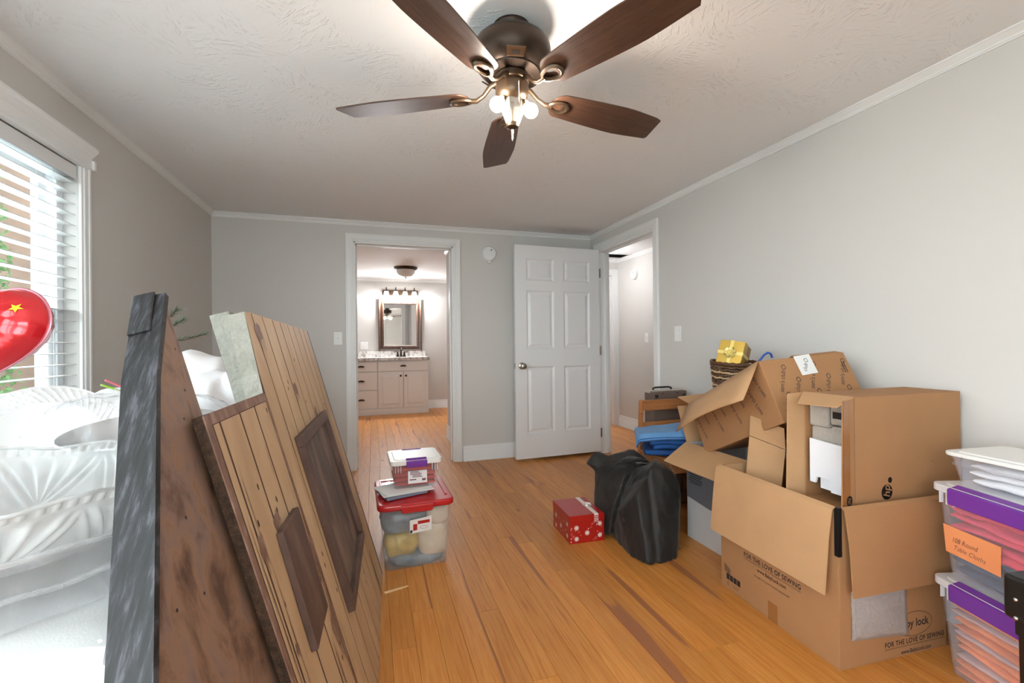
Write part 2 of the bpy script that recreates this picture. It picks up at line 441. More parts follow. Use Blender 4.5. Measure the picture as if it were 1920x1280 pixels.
# stage-prop paints: brushed brown hardboard, weathered grey-black lumber, painted tan boards
def painted(name, stops, scale, nscale=3.0, dist=1.5, rough=0.6, bump=0.2):
    m, nt, nd, ln, b = newmat(name)
    tc = N(nt, 'ShaderNodeTexCoord'); mp = N(nt, 'ShaderNodeMapping'); mp.inputs['Scale'].default_value = scale; ln.new(tc.outputs['Object'], mp.inputs[0])
    n1 = N(nt, 'ShaderNodeTexNoise', i_Scale=nscale, i_Detail=7.0, i_Roughness=0.62, i_Distortion=dist); ln.new(mp.outputs[0], n1.inputs['Vector'])
    r = ramp(nt, stops); ln.new(n1.outputs['Fac'], r.inputs[0]); ln.new(r.outputs[0], b.inputs['Base Color'])
    b.inputs['Roughness'].default_value = rough
    bp = N(nt, 'ShaderNodeBump', i_Strength=bump, i_Distance=0.004); ln.new(n1.outputs['Fac'], bp.inputs['Height']); ln.new(bp.outputs[0], b.inputs['Normal'])
painted('gable_brown', [(0.33, lin(86, 60, 48)), (0.43, lin(122, 92, 74)), (0.50, lin(142, 110, 88)), (0.57, lin(130, 106, 96)), (0.67, lin(102, 74, 60))], (5, 5, 2.6), 2.4, 0.4)
painted('shingle_paint', [(0.38, lin(8, 8, 9)), (0.47, lin(20, 20, 22)), (0.54, lin(36, 36, 40)), (0.64, lin(72, 72, 78))], (60, 14, 5), 1.6, 0.2, bump=0.6)
painted('frame_brown', [(0.35, lin(66, 46, 38)), (0.55, lin(88, 64, 54)), (0.7, lin(110, 86, 74))], (5, 5, 2), 2.0, .3)
painted('window_dark', [(0.34, lin(60, 50, 46)), (0.5, lin(92, 76, 66)), (0.64, lin(120, 98, 84))], (8, 8, 2), 1.6, .4)
painted('board_tan', [(0.25, lin(172, 140, 106)), (0.5, lin(188, 157, 122)), (0.75, lin(202, 174, 138))], (6, 6, 0.8), 1.5, 0.6)
painted('board_border', [(0.3, lin(96, 66, 54)), (0.5, lin(128, 96, 80)), (0.7, lin(158, 130, 114))], (4, 4, 2), 3.0)
painted('edge_blue', [(0.35, lin(74, 76, 110)), (0.6, lin(110, 106, 128)), (0.75, lin(150, 136, 130))], (6, 6, 1), 3.0)
# ================================================================== the room
XL, XR, YB, YR, ZC = -1.256, 2.225, 4.312, -1.27, 2.25
WT = 0.115
trim_n = [0]
def trim_name():
    trim_n[0] += 1
    return 'trim_%d' % trim_n[0]

# floor: a sub-floor with every board laid on it
fl = struct(MB().box(-1.45, 5.0, -1.45, 8.3, -0.06, -0.018).obj('floor', 'dark'), 'warm orange heart-pine plank floor')
def board(x0, x1, y0, y1):
    c = 0.0008; w = x1-x0-0.0007; l = y1-y0-0.0007
    a, b_ = w/2, l/2
    mb = MB()
    mb.add([(-a,-b_,-.018),(a,-b_,-.018),(a,b_,-.018),(-a,b_,-.018),(-a,-b_,-c),(a,-b_,-c),(a,b_,-c),(-a,b_,-c),
            (-a+c,-b_+c,0),(a-c,-b_+c,0),(a-c,b_-c,0),(-a+c,b_-c,0)],
           [(0,3,2,1),(0,1,5,4),(1,2,6,5),(2,3,7,6),(3,0,4,7),(4,5,9,8),(5,6,10,9),(6,7,11,10),(7,4,8,11),(8,9,10,11)])
    o = mb.obj('floor_plank', 'pine', fl, recalc=False)
    o.location = ((x0+x1)/2, (y0+y1)/2, 0)
rb = random.Random(11)
PW = 0.0893
def lay(x0, x1, ya, yb, lo, hi):
    x = x0
    while x < x1-0.01:
        xe = min(x+PW, x1)
        y = ya; first = True
        while y < yb-0.01:
            l = rb.uniform(lo, hi)*(rb.uniform(0.35, 1) if first else 1); first = False
            ye = y+l
            if yb-ye < 0.5: ye = yb
            board(x, xe, y, ye); y = ye
        x = xe
lay(XL-0.02, XR+0.05, YR-0.05, YB+0.06, 1.7, 3.2)
lay(-1.0, 2.0, YB+0.06, 8.1, 1.2, 2.4)
lay(XR+0.05, 3.32, 1.9, 8.1, 1.6, 3.0)
lay(3.32, 4.7, 5.4, 8.1, 1.6, 3.0)

struct(MB().box(-1.45, 5.0, -1.45, 8.3, ZC, ZC+0.12).obj('ceiling', 'ceiling_tex'), 'white ceiling with a stomped crow-foot texture')

# window opening in the left wall, two door openings
WY0, WY1, WZ0, WZ1 = 0.80, 2.525, 0.62, 1.955
QY0, QY1, VZ0, VZ1 = -1.10, 0.38, 0.20, 2.10
m_ = MB()
m_.box(XL-0.14, XL, YR-0.12, QY0, -0.03, ZC).box(XL-0.14, XL, QY1, WY0, -0.03, ZC).box(XL-0.14, XL, QY0, QY1, -0.03, VZ0).box(XL-0.14, XL, QY0, QY1, VZ1, ZC)
m_.box(XL-0.14, XL, WY1, YB+WT, -0.03, ZC)
m_.box(XL-0.14, XL, WY0, WY1, -0.03, WZ0).box(XL-0.14, XL, WY0, WY1, WZ1, ZC)
struct(m_.obj('wall_left', 'wall'), 'light grey painted wall')
DX0, DX1, DZ = -0.15, 0.762, 2.07
m_ = MB()
m_.box(XL, DX0, YB, YB+WT, -0.03, ZC).box(DX1, XR+WT, YB, YB+WT, -0.03, ZC).box(DX0, DX1, YB, YB+WT, DZ, ZC)
struct(m_.obj('wall_back', 'wall'), 'light grey painted wall')
RY0, RY1 = 3.195, 4.155
m_ = MB()
m_.box(XR, XR+WT, YR-0.12, RY0, -0.03, ZC).box(XR, XR+WT, RY1, YB, -0.03, ZC).box(XR, XR+WT, RY0, RY1, DZ, ZC)
struct(m_.obj('wall_right', 'wall'), 'light grey painted wall')
QX0, QX1, QZ0, QZ1 = -1.13, 0.41, 0.60, 2.10
m_ = MB()
m_.box(XL, QX0, YR-0.12, YR, -0.03, ZC).box(QX1, XR, YR-0.12, YR, -0.03, ZC)
m_.box(QX0, QX1, YR-0.12, YR, -0.03, QZ0).box(QX0, QX1, YR-0.12, YR, QZ1, ZC)
struct(m_.obj('wall_rear', 'wall'), 'light grey painted wall')

# bathroom shell, hall shell
BY1 = 8.05
struct(MB().box(-1.07, -0.95, YB+WT, BY1, -0.03, ZC).obj('wall_bathroom_left', 'wall'))
struct(MB().box(-1.07, 2.12, BY1, BY1+0.12, -0.03, ZC).obj('wall_bathroom_back', 'wall'))
struct(MB().box(0.886, 1.0, YB+WT, 5.52, -0.03, ZC).obj('wall_bathroom_partition', 'wall'))
struct(MB().box(1.95, 2.07, YB+WT, BY1, -0.03, ZC).obj('wall_bathroom_right', 'wall'))
HX = 3.215
struct(MB().box(HX, HX+0.12, 1.88, 5.45, -0.03, ZC).obj('wall_hall_right', 'wall'))
struct(MB().box(XR+WT, HX+0.12, 1.76, 1.88, -0.03, ZC).obj('wall_hall_near', 'wall'))
m_ = MB()
m_.box(XR+WT, 2.46, 5.45, 5.57, -0.03, ZC).box(2.46, 3.16, 5.45, 5.57, 2.06, ZC).box(3.16, 4.72, 5.45, 5.57, -0.03, ZC)
struct(m_.obj('wall_hall_end', 'wall'))
struct(MB().box(XR-0.16, XR-0.04, 5.45, 8.1, -0.03, ZC).obj('wall_far_left', 'wall'))
struct(MB().box(2.07, 4.72, 8.0, 8.12, -0.03, ZC).obj('wall_far_back', 'wall'))
struct(MB().box(4.6, 4.72, 5.57, 8.0, -0.03, ZC).obj('wall_far_right', 'wall'))
struct(MB().box(XR, XR+WT, YB, 5.45, -0.03, ZC).obj('wall_hall_left', 'wall'))

# mouldings: profile of (distance from wall, height) swept from a to b
CROWN = [(0, 0), (.028, 0), (.028, -.006), (.020, -.010), (.016, -.022), (.010, -.026), (.010, -.034), (.006, -.036), (.006, -.041), (0, -.041)]
BASE = [(0, 0), (.027, 0), (.027, .010), (.016, .020), (.016, .105), (.012, .109), (.013, .121), (.008, .132), (.005, .145), (0, .145)]
def sweep(prof, a, b_, nrm, z0):
    a, b_, nrm = Vector((*a, z0)), Vector((*b_, z0)), Vector((*nrm, 0))
    return MB().prism([a + nrm*d + Vector((0, 0, h)) for d, h in prof], b_-a)
def crown(a, b_, n): struct(sweep(CROWN, a, b_, n, ZC).obj(trim_name(), 'trim', smooth=50), 'white crown moulding')
def base(side, a, b_, n): struct(sweep(BASE, a, b_, n, 0).obj('baseboard_'+side, 'trim', smooth=50), 'white baseboard')
crown((XL, YR), (XL, YB), (1, 0)); crown((XL, YB), (XR, YB), (0, -1)); crown((XR, YR), (XR, YB), (-1, 0)); crown((XL, YR), (XR, YR), (0, 1))
crown((-0.95, BY1), (1.95, BY1), (0, -1)); crown((0.886, YB+WT), (0.886, 5.52), (-1, 0)); crown((HX, 1.9), (HX, 5.45), (-1, 0)); crown((-0.95, YB+WT), (-0.95, BY1), (1, 0))
crown((XR+WT, 5.45), (HX, 5.45), (0, -1))
base('left', (XL, YR), (XL, YB), (1, 0)); base('back', (0.838, YB), (XR, YB), (0, -1)); base('back_short', (XL, YB), (-0.21, YB), (0, -1))
base('right', (XR, YR), (XR, 3.14), (-1, 0)); base('rear', (XL, YR), (XR, YR), (0, 1))
base('bathroom_partition', (0.886, YB+WT), (0.886, 5.52), (-1, 0)); base('bathroom_partition_end', (0.872, 5.52), (1.0, 5.52), (0, 1)); base('bathroom_back', (0.9, BY1), (1.95, BY1), (0, -1))
base('hall', (HX, 1.9), (HX, 5.45), (-1, 0)); base('far', (2.2, 8.0), (4.6, 8.0), (0, -1))

# door linings and casings
def jamb_casing(axis, u0, u1, face, depth, outw, top, stop=None, two=True):
    """axis 'x': opening along x in a wall whose room face is y=face; 'y': along y, face is x=face"""
    def P(u, d, z): return (u, face+d, z) if axis == 'x' else (face+d*1, u, z)
    def bx(mb, a0, a1, d0, d1, z0, z1):
        d0, d1 = sorted((d0, d1))
        if axis == 'x': mb.box(a0, a1, face+d0, face+d1, z0, z1)
        else: mb.box(face+d0, face+d1, a0, a1, z0, z1)
    j = MB(); t = 0.02
    bx(j, u0, u0+t, 0, depth, 0, top); bx(j, u1-t, u1, 0, depth, 0, top); bx(j, u0, u1, 0, depth, top-t, top)
    sd = depth*0.55
    bx(j, u0+t, u0+t+.011, sd, sd+.03, 0, top-t); bx(j, u1-t-.011, u1-t, sd, sd+.03, 0, top-t); bx(j, u0+t, u1-t, sd, sd+.03, top-t-.011, top-t)
    struct(j.obj(trim_name(), 'trim', bevel=0.001), 'white door jamb')
    for side in ((0, 1) if two else (0,)):
        s = -1 if side == 0 else 1
        if depth < 0: s = -s
        base_d = 0 if side == 0 else depth
        c = MB(); W = outw
        for k, (w0, w1, th) in enumerate(((0.0, 0.012, .010), (0.012, 0.024, .014), (0.024, W-.012, .017), (W-.012, W, .020))):
            i0, i1 = u0+0.005-w1, u0+0.005-w0
            bx(c, i0, i1, base_d, base_d+s*th, 0, top-0.005+w1)
            bx(c, u1-0.005+w0, u1-0.005+w1, base_d, base_d+s*th, 0, top-0.005+w1)
            bx(c, u0+0.005-w0, u1-0.005+w0, base_d, base_d+s*th, top-0.005+w0, top-0.005+w1)
        struct(c.obj(trim_name(), 'trim', bevel=0.0015), 'white door casing')
jamb_casing('x', DX0, DX1, YB, WT, 0.068, DZ)
jamb_casing('y', RY0, RY1, XR, WT, 0.068, DZ)
jamb_casing('x', 2.46, 3.16, 5.45, 0.12, 0.06, 2.06, two=False)

# ------------------------------------------------------------------ window with trim, sashes and panes
win = bpy.data.objects.new('window_1', None); COL.objects.link(win); struct(win, 'white double-hung window behind blinds'); win.location = (XL, (WY0+WY1)/2, WZ0)
c = MB()
for k, (w0, w1, th) in enumerate(((0.0, 0.014, .012), (0.014, 0.042, .018), (0.042, 0.056, .022))):
    c.box(XL, XL+th, WY1+w0, WY1+w1, WZ0-0.02, WZ1); c.box(XL, XL+th, WY0-w1, WY0-w0, WZ0-0.02, WZ1)
c.obj('casing', 'trim', win, bevel=0.0015, world=True)
h = MB()
HP = [(0, 1.952), (.026, 1.952), (.030, 1.958), (.026, 1.964), (.024, 1.972), (.024, 2.010), (.030, 2.016), (.036, 2.024), (.046, 2.034), (.050, 2.042), (.050, 2.053), (0, 2.053)]
h.prism([(XL+d, WY0-0.062, z) for d, z in HP], (0, WY1-WY0+0.124, 0))
h.box(XL, XL+.034, WY1+0.056, WY1+0.074, 1.956, 1.998); h.box(XL, XL+.034, WY0-0.074, WY0-0.056, 1.956, 1.998)
h.obj('header_trim', 'trim', win, bevel=0.001, world=True)
MB().box(XL-0.12, XL+0.045, WY0-0.075, WY1+0.075, WZ0-0.022, WZ0+0.004).obj('window_sill', 'trim', win, bevel=0.004, world=True)
f = MB()
for y0, y1 in ((WY0, WY0+.045), (WY1-.045, WY1), (1.63, 1.70)): f.box(XL-0.135, XL-0.055, y0, y1, WZ0, WZ1)
f.box(XL-0.135, XL-0.055, WY0, WY1, WZ1-.045, WZ1).box(XL-0.135, XL-0.055, WY0, WY1, WZ0, WZ0+.045)
f.obj('window_frame', 'vinyl', win, bevel=0.003, world=True)
for y0, y1 in ((WY0+.045, 1.63), (1.70, WY1-.045)):
    for k, (z0, z1, xx) in enumerate(((WZ0+.045, 1.30, XL-0.088), (1.26, WZ1-.045, XL-0.118))):
        s = MB(); e = .048
        s.box(xx, xx+.026, y0, y0+e, z0, z1).box(xx, xx+.026, y1-e, y1, z0, z1).box(xx, xx+.026, y0+e, y1-e, z0, z0+e).box(xx, xx+.026, y0+e, y1-e, z1-e, z1)
        so = s.obj('sash', 'vinyl', win, bevel=0.002, world=True)
        MB().box(xx+.011, xx+.015, y0+e, y1-e, z0+e, z1-e).obj('pane', 'glass', so, world=True)
win2 = bpy.data.objects.new('added_window_left', None); COL.objects.link(win2); struct(win2, 'unseen second window added in the left wall for more daylight'); win2.location = (XL, (QY0+QY1)/2, VZ0)  # out of view, added to bring in more daylight from the left
f = MB()
for y0, y1 in ((QY0, QY0+.05), (QY1-.05, QY1), (-.385, -.335)): f.box(XL-0.11, XL-0.04, y0, y1, VZ0, VZ1)
f.box(XL-0.11, XL-0.04, QY0, QY1, VZ0, VZ0+.05).box(XL-0.11, XL-0.04, QY0, QY1, VZ1-.05, VZ1)
f.obj('window_frame', 'vinyl', win2, bevel=0.003, world=True)
for y0, y1 in ((QY0+.05, -.385), (-.335, QY1-.05)):
    MB().box(XL-.08, XL-.076, y0, y1, VZ0+.05, VZ1-.05).obj('pane', 'glass', win2, world=True)
c = MB(); W = .06
c.box(XL, XL+.018, QY0-W, QY0, VZ0-W, VZ1+W).box(XL, XL+.018, QY1, QY1+W, VZ0-W, VZ1+W).box(XL, XL+.018, QY0, QY1, VZ1, VZ1+W).box(XL, XL+.03, QY0, QY1, VZ0-W, VZ0)
c.obj('casing', 'trim', win2, world=True)

win3 = bpy.data.objects.new('added_window_rear', None); COL.objects.link(win3); struct(win3, 'unseen window added behind the camera for more daylight'); win3.location = ((QX0+QX1)/2, YR, QZ0)  # out of view, added to lift the light on back wall and ceiling
f = MB(); xm = (QX0+QX1)/2
for x0, x1 in ((QX0, QX0+.05), (QX1-.05, QX1), (xm-.025, xm+.025)): f.box(x0, x1, YR-0.11, YR-0.04, QZ0, QZ1)
f.box(QX0, QX1, YR-0.11, YR-0.04, QZ0, QZ0+.05).box(QX0, QX1, YR-0.11, YR-0.04, QZ1-.05, QZ1)
f.obj('window_frame', 'vinyl', win3, bevel=0.003, world=True)
for x0, x1 in ((QX0+.05, xm-.025), (xm+.025, QX1-.05)):
    MB().box(x0, x1, YR-0.08, YR-0.076, QZ0+.05, QZ1-.05).obj('pane', 'glass', win3, world=True)
c = MB(); W = .07
c.box(QX0-W, QX0, YR, YR+.018, QZ0-W, QZ1+W).box(QX1, QX1+W, YR, YR+.018, QZ0-W, QZ1+W).box(QX0, QX1, YR, YR+.018, QZ1, QZ1+W).box(QX0, QX1, YR, YR+.03, QZ0-W, QZ0)
c.obj('casing', 'trim', win3, world=True)

# horizontal blind: valance, slats, bottom rail, ladder cords
bl = thing('window_blind', 'white horizontal slat blind hanging open in the left window', 'blind', (XL-0.03, 1.66, 0.64))
MB().box(XL-0.008, XL-0.002, WY0+.006, WY1-.006, 1.888, 1.948).obj('valance', 'slat', bl, bevel=0.002, world=True)
MB().box(XL-0.052, XL-0.012, WY0+.008, WY1-.008, 1.90, 1.945).obj('headrail', 'slat', bl, world=True)
sl = MB(); ns = 6; L = WY1-WY0-0.016
vs = []; 
for k in range(ns):
    t = k/(ns-1)-0.5
    vs += [(t*0.05, -L/2, 0.0028*(1-4*t*t)), (t*0.05, L/2, 0.0028*(1-4*t*t)), (t*0.05, -L/2, 0.0028*(1-4*t*t)-.0026), (t*0.05, L/2, 0.0028*(1-4*t*t)-.0026)]
fs = []
for k in range(ns-1):
    a = 4*k; b2 = a+4
    fs += [(a, b2, b2+1, a+1), (a+2, a+3, b2+3, b2+2), (a, a+2, b2+2, b2), (a+1, b2+1, b2+3, a+3)]
fs += [(0, 1, 3, 2), (4*ns-4, 4*ns-2, 4*ns-1, 4*ns-3)]
sl.add(vs, fs)
slat0 = None
z = 1.872
while z > 0.70:
    if slat0 is None:
        o = sl.obj('slat', 'slat', bl, smooth=40); slat0 = o
    else:
        o = slat0.copy(); COL.objects.link(o); o.parent = bl
    o.location = (0.0, 0.0025, z-0.64); z -= 0.0478
MB().box(-0.027, 0.027, -L/2, L/2, 0.0, 0.018).obj('bottom_rail', 'slat', bl, bevel=0.003)
for y in (2.36, 1.66, 0.95):
    for dx in (-0.027, 0.027):
        MB().tube([(XL-0.03+dx, y, 0.65), (XL-0.03+dx, y, 1.9)], 0.0007, 4).obj('ladder_cord', 'slat', bl, world=True)

# ------------------------------------------------------------------ six-panel door standing open
def six_panel(name, label, loc, rotz, w, hgt):
    d = bpy.data.objects.new(name, None); COL.objects.link(d); struct(d, label)
    d.location = loc; d.rotation_euler = (0, 0, rotz)
    t = 0.035; st = 0.115; mid = 0.105
    rails = [(0, 0.235), (0.875, 1.045), (1.605, 1.70), (hgt-0.125, hgt)]
    cols = [(st, (w-mid)/2), ((w+mid)/2, w-st)]
    for x0, x1 in ((0, st), (w-st, w), ((w-mid)/2, (w+mid)/2)):
        MB().box(x0, x1, 0, t, 0, hgt).obj('stile', 'door_white', d)
    for z0, z1 in rails:
        for x0, x1 in cols: MB().box(x0, x1, 0, t, z0, z1).obj('rail', 'door_white', d)
    for x0, x1 in cols:
        for k in range(3):
            z0, z1 = rails[k][1], rails[k+1][0]
            p = MB()
            def ringp(i, y): return [(x0+i, y, z0+i), (x1-i, y, z0+i), (x1-i, y, z1-i), (x0+i, y, z1-i)]
            for s_, yy in ((1, lambda v: v), (-1, lambda v: t-v)):
                R_ = [ringp(0, yy(0.0)), ringp(.014, yy(.012)), ringp(.022, yy(.0125)), ringp(.045, yy(.004)), ringp(.049, yy(.0035))]
                for a_, b_ in zip(R_, R_[1:]):
                    p.add(a_+b_, [(i, (i+1) % 4, 4+(i+1) % 4, 4+i) for i in range(4)])
                p.add(R_[-1], [(0, 1, 2, 3)])
            p.obj('panel', 'door_white', d)
    return d
door = six_panel('door_1', 'white six-panel interior door standing wide open', (2.212, 4.145, 0.03), R(180+2.6), 0.913, 2.037)
for s_ in (-1, 1):
    k = MB(); y = 0.0 if s_ < 0 else 0.035
    mm_ = Matrix.Translation((0.85, y, 0.885)) @ Matrix.Rotation(R(90 if s_ < 0 else -90), 4, 'X')
    k.lathe([(0.0, 0), (.033, 0), (.033, .004), (.026, .009), (.012, .011), (.011, .03), (.020, .036), (.027, .045), (.0285, .055), (.024, .064), (.012, .069), (0.0, .070)], 28, mm_, cap=False)
    k.obj('knob', 'nickel', door, smooth=40)
MB().box(0.9125, 0.9145, 0.006, 0.03, 0.858, 0.915).box(0.913, 0.922, 0.011, 0.024, 0.878, 0.896).obj('latch_plate', 'nickel', door)
for z in (0.19, 1.02, 1.80):
    q = MB(); q.tube([(-0.004, 0.04, z-.045), (-0.004, 0.04, z+.045)], 0.0065, 10); q.box(-0.0015, 0.0, 0.006, 0.034, z-.044, z+.044)
    q.obj('hinge', 'hinge', door, smooth=40)
door2 = six_panel('door_2', 'white bathroom door seen edge-on, swung inward', (-0.131, YB+WT-0.015, 0.015), R(91.5), 0.865, 2.027)
for z in (0.24, 1.03, 1.82):
    MB().box(-0.002, 0.002, 0.004, 0.034, z-.05, z+.05).obj('hinge', 'hinge', door2)
for z in (0.25, 1.04, 1.83):
    hp = struct(MB().rbox(-0.1305, -0.1285, YB+.062, YB+.102, z-.05, z+.05, .0009).obj(trim_name(), 'hinge'), 'brown door hinge leaf on jamb')
q = MB().box(XR+.03, XR+.06, RY0+.0195, RY0+.0215, 0.895, 0.955); struct(q.obj(trim_name(), 'hinge'), 'metal strike plate on the jamb')

# ------------------------------------------------------------------ switches, alarms, vent
def switch(loc, rz, label, w=0.072, gang=1):
    t = thing('light_switch', label, 'light switch', loc, (0, 0, rz))
    MB().box(-w/2, w/2, -0.006, 0, -.058, .058).obj('plate', 'plastic_white', t, bevel=0.003)
    for k in range(gang):
        x = (k-(gang-1)/2)*0.046
        MB().box(x-.006, x+.006, -0.008, -0.006, -.013, .013).obj('toggle_slot', 'plastic_white', t)
        MB().hexa([(x-.004, -.008, -.002), (x+.004, -.008, -.002), (x+.004, -.006, .008), (x-.004, -.006, .008), (x-.0035, -.018, .006), (x+.0035, -.018, .006), (x+.0035, -.017, .012), (x-.0035, -.017, .012)]).obj('toggle', 'plastic_white', t)
    for z in (-.042, .042):
        for k in range(gang): MB().lathe([(.003, 0), (.003, .001), (.001, .0014)], 10, Matrix.Translation(((k-(gang-1)/2)*0.046, -.006, z)) @ Matrix.Rotation(R(90), 4, 'X')).obj('screw', 'plastic_white', t)
switch((-0.281, YB, 1.19), 0, 'white light switch on back wall left of the bathroom doorway')
switch((XR, 2.90, 1.19), R(-90), 'white light switch on the right wall above the boxes', w=0.075)
switch((HX, 4.78, 1.18), R(-90), 'white light switch on the hall wall')
switch((-0.115, BY1, 1.115), 0, 'white double switch plate beside the bathroom mirror', w=0.118, gang=2)
def alarm(loc, rz, label, r=0.065, tab=True):
    t = thing('smoke_alarm', label, 'smoke alarm', loc, (0, 0, rz))
    mm_ = Matrix.Rotation(R(90), 4, 'X')
    MB().lathe([(r, 0), (r, .010), (r*.98, .014)], 40, mm_).obj('base', 'alarm_white', t, smooth=30)
    MB().lathe([(r*.94, .014), (r*.95, .026), (r*.86, .036), (r*.6, .040), (0.001, .041)], 40, mm_, cap=False).obj('cover', 'alarm_white', t, smooth=30)
    g = MB()
    for k in range(3): ringgeo(g, (0, -.0405, 0), (1, 0, 0), (0, 0, 1), r*(.34+.16*k), r*(.34+.16*k), .002, lift=0.001*(-1)+.0018-.0004*k)
    g.obj('vent_ring', 'alarm_white', t)
    MB().lathe([(.007, .040), (.007, .043), (.005, .044)], 16, Matrix.Translation((r*.25, 0, r*.45)) @ mm_).obj('test_button', 'hinge', t)
    if tab:
        q = MB(); q.lathe([(.018, 0), (.018, .018), (.012, .022)], 20, Matrix.Translation((.004, 0, -r-.008)) @ mm_); q.box(-.012, .02, -.02, 0, -r-.012, -r+.02)
        q.obj('bracket_tab', 'alarm_white', t, smooth=40)
alarm((1.112, YB, 2.012), 0, 'round white smoke alarm with drop tab on the back wall', 0.072)
alarm((HX, 5.02, 1.985), R(-90), 'round white smoke alarm on the hall wall', 0.065, False)
v = thing('ceiling_vent', 'dark slotted return-air vent in hall ceiling', 'vent', (3.02, 5.18, ZC))
MB().box(-.20, .17, -.14, -.115, -.008, 0).box(-.20, .17, .115, .14, -.008, 0).box(-.20, -.175, -.115, .115, -.008, 0).box(.145, .17, -.115, .115, -.008, 0).obj('frame', 'trim', v)
for k in range(9):
    q = MB().hexa([(-.175, -.11+k*.025, -.006), (.145, -.11+k*.025, -.006), (.145, -.095+k*.025, -.001), (-.175, -.095+k*.025, -.001), (-.175, -.11+k*.025, -.0045), (.145, -.11+k*.025, -.0045), (.145, -.095+k*.025, .0), (-.175, -.095+k*.025, .0)])
    q.obj('slat', 'dark', v)
MB().box(-.175, .145, -.115, .115, -.0012, -.0005).obj('duct', 'black', v)

# outside: ground made pale to bounce daylight onto the ceiling, brown house, shrubs
struct(MB().box(-40, 20, -25, 40, -0.6, -0.5).obj('ground_outside', 'bounce_ground'), 'outside ground made pale to bounce daylight indoors')
hs = thing('neighbour_house', 'brown brick house with white corner board seen through the blinds', 'house', (-6.5, 10.5, -0.5))
MB().box(-3.0, 2.2, 0, 4, 0, 6.9).obj('wall', 'brick_house', hs)
MB().box(1.9, 2.24, -.04, 4, 0, 6.9).obj('corner_board', 'siding', hs)
MB().box(-3.3, 2.5, -.4, 4.4, 6.9, 7.1).obj('eave', 'siding', hs)
MB().prism([(-3.3, -.4, 7.1), (-3.3, 4.4, 7.1), (-3.3, 2.0, 8.4)], (5.8, 0, 0)).obj('roof', 'shingle', hs)
for x, z in ((-2.6, 1.0), (-1.2, 1.0), (-2.6, 4.2), (-1.2, 4.2)):
    wf = MB().box(x, x+.9, -.03, .02, z, z+1.3).obj('window_frame', 'siding', hs); MB().box(x+.07, x+.83, -.035, -.03, z+.07, z+1.23).obj('pane', 'shingle', wf)
def shrub(loc, r, h_, label):
    t = thing('shrub', label, 'shrub', loc, group=None)
    rs = random.Random(int(loc[1]*100)); mb = MB()
    for k in range(1600):
        a = rs.uniform(0, 2*PI); zz = rs.uniform(.1, 1); rr = r*math.sqrt(rs.random())*(1.1-zz*.6)
        c_ = Vector((rr*math.cos(a), rr*math.sin(a), h_*zz)); s_ = rs.uniform(.025, .06)
        u = Vector((rs.gauss(0, 1), rs.gauss(0, 1), rs.gauss(0, 1))).normalized(); w = u.orthogonal().normalized()
        mb.add([c_-u*s_, c_+w*s_*.45, c_+u*s_, c_-w*s_*.45], [(0, 1, 2, 3)])
    q = mb.obj('foliage', 'leaf', t, recalc=False); q['kind'] = 'stuff'
    MB().tube([(0, 0, 0), (0, 0, h_*.6)], .03, 6).obj('stem', 'twig', t)
shrub((-5.12, 8.1, -0.5), 0.42, 4.2, 'tall green shrub nearest the window outside')
shrub((-6.4, 9.2, -0.5), 0.6, 2.2, 'lower green shrub beside the brown house')
# ================================================================== ceiling fan
FX, FY = 0.484, 1.523
fan = thing('ceiling_fan', 'dark bronze ceiling fan with five walnut blades and bare bulbs', 'ceiling fan', (FX, FY, ZC))
def zz(z): return z-ZC
MB().lathe([(.001, 0), (.066, 0), (.067, -.006), (.064, -.012), (.058, -.020), (.056, -.030), (.062, -.036)], 40).obj('canopy', 'bronze', fan, smooth=40)
MB().lathe([(.050, -.036), (.088, -.040), (.112, -.050), (.128, -.064), (.1365, -.078), (.1365, -.082), (.1375, -.083), (.1385, -.095), (.136, -.115), (.126, -.138), (.112, -.156), (.100, -.164), (.098, -.170), (.06, -.172), (.045, -.176)], 56).obj('motor_housing', 'bronze', fan, smooth=35)
for k in range(5):
    a = R(43.3+72*k)
    q = MB(); mm_ = Matrix.Rotation(a, 4, 'Z')
    q.hexa([(.104, -.028, -.1665), (.126, -.034, -.146), (.126, .034, -.146), (.104, .028, -.1665), (.107, -.028, -.169), (.131, -.034, -.148), (.131, .034, -.148), (.107, .028, -.169)], mm_)
    vp = q.obj('vent_panel', 'bronze_light', fan, bevel=0.002)
    q = MB().hexa([(.112, -.013, -.163), (.119, -.013, -.1565), (.119, .013, -.1565), (.112, .013, -.163), (.1140, -.013, -.1645), (.1210, -.013, -.158), (.1210, .013, -.158), (.1140, .013, -.1645)], mm_)
    q.obj('vent_slot', 'black', vp)
MB().lathe([(.045, -.172), (.060, -.176), (.060, -.196), (.055, -.200), (.057, -.204), (.0585, -.212), (.0585, -.236), (.054, -.250), (.044, -.260), (.030, -.264), (.001, -.264)], 44).obj('switch_housing', 'bronze_light', fan, smooth=40)
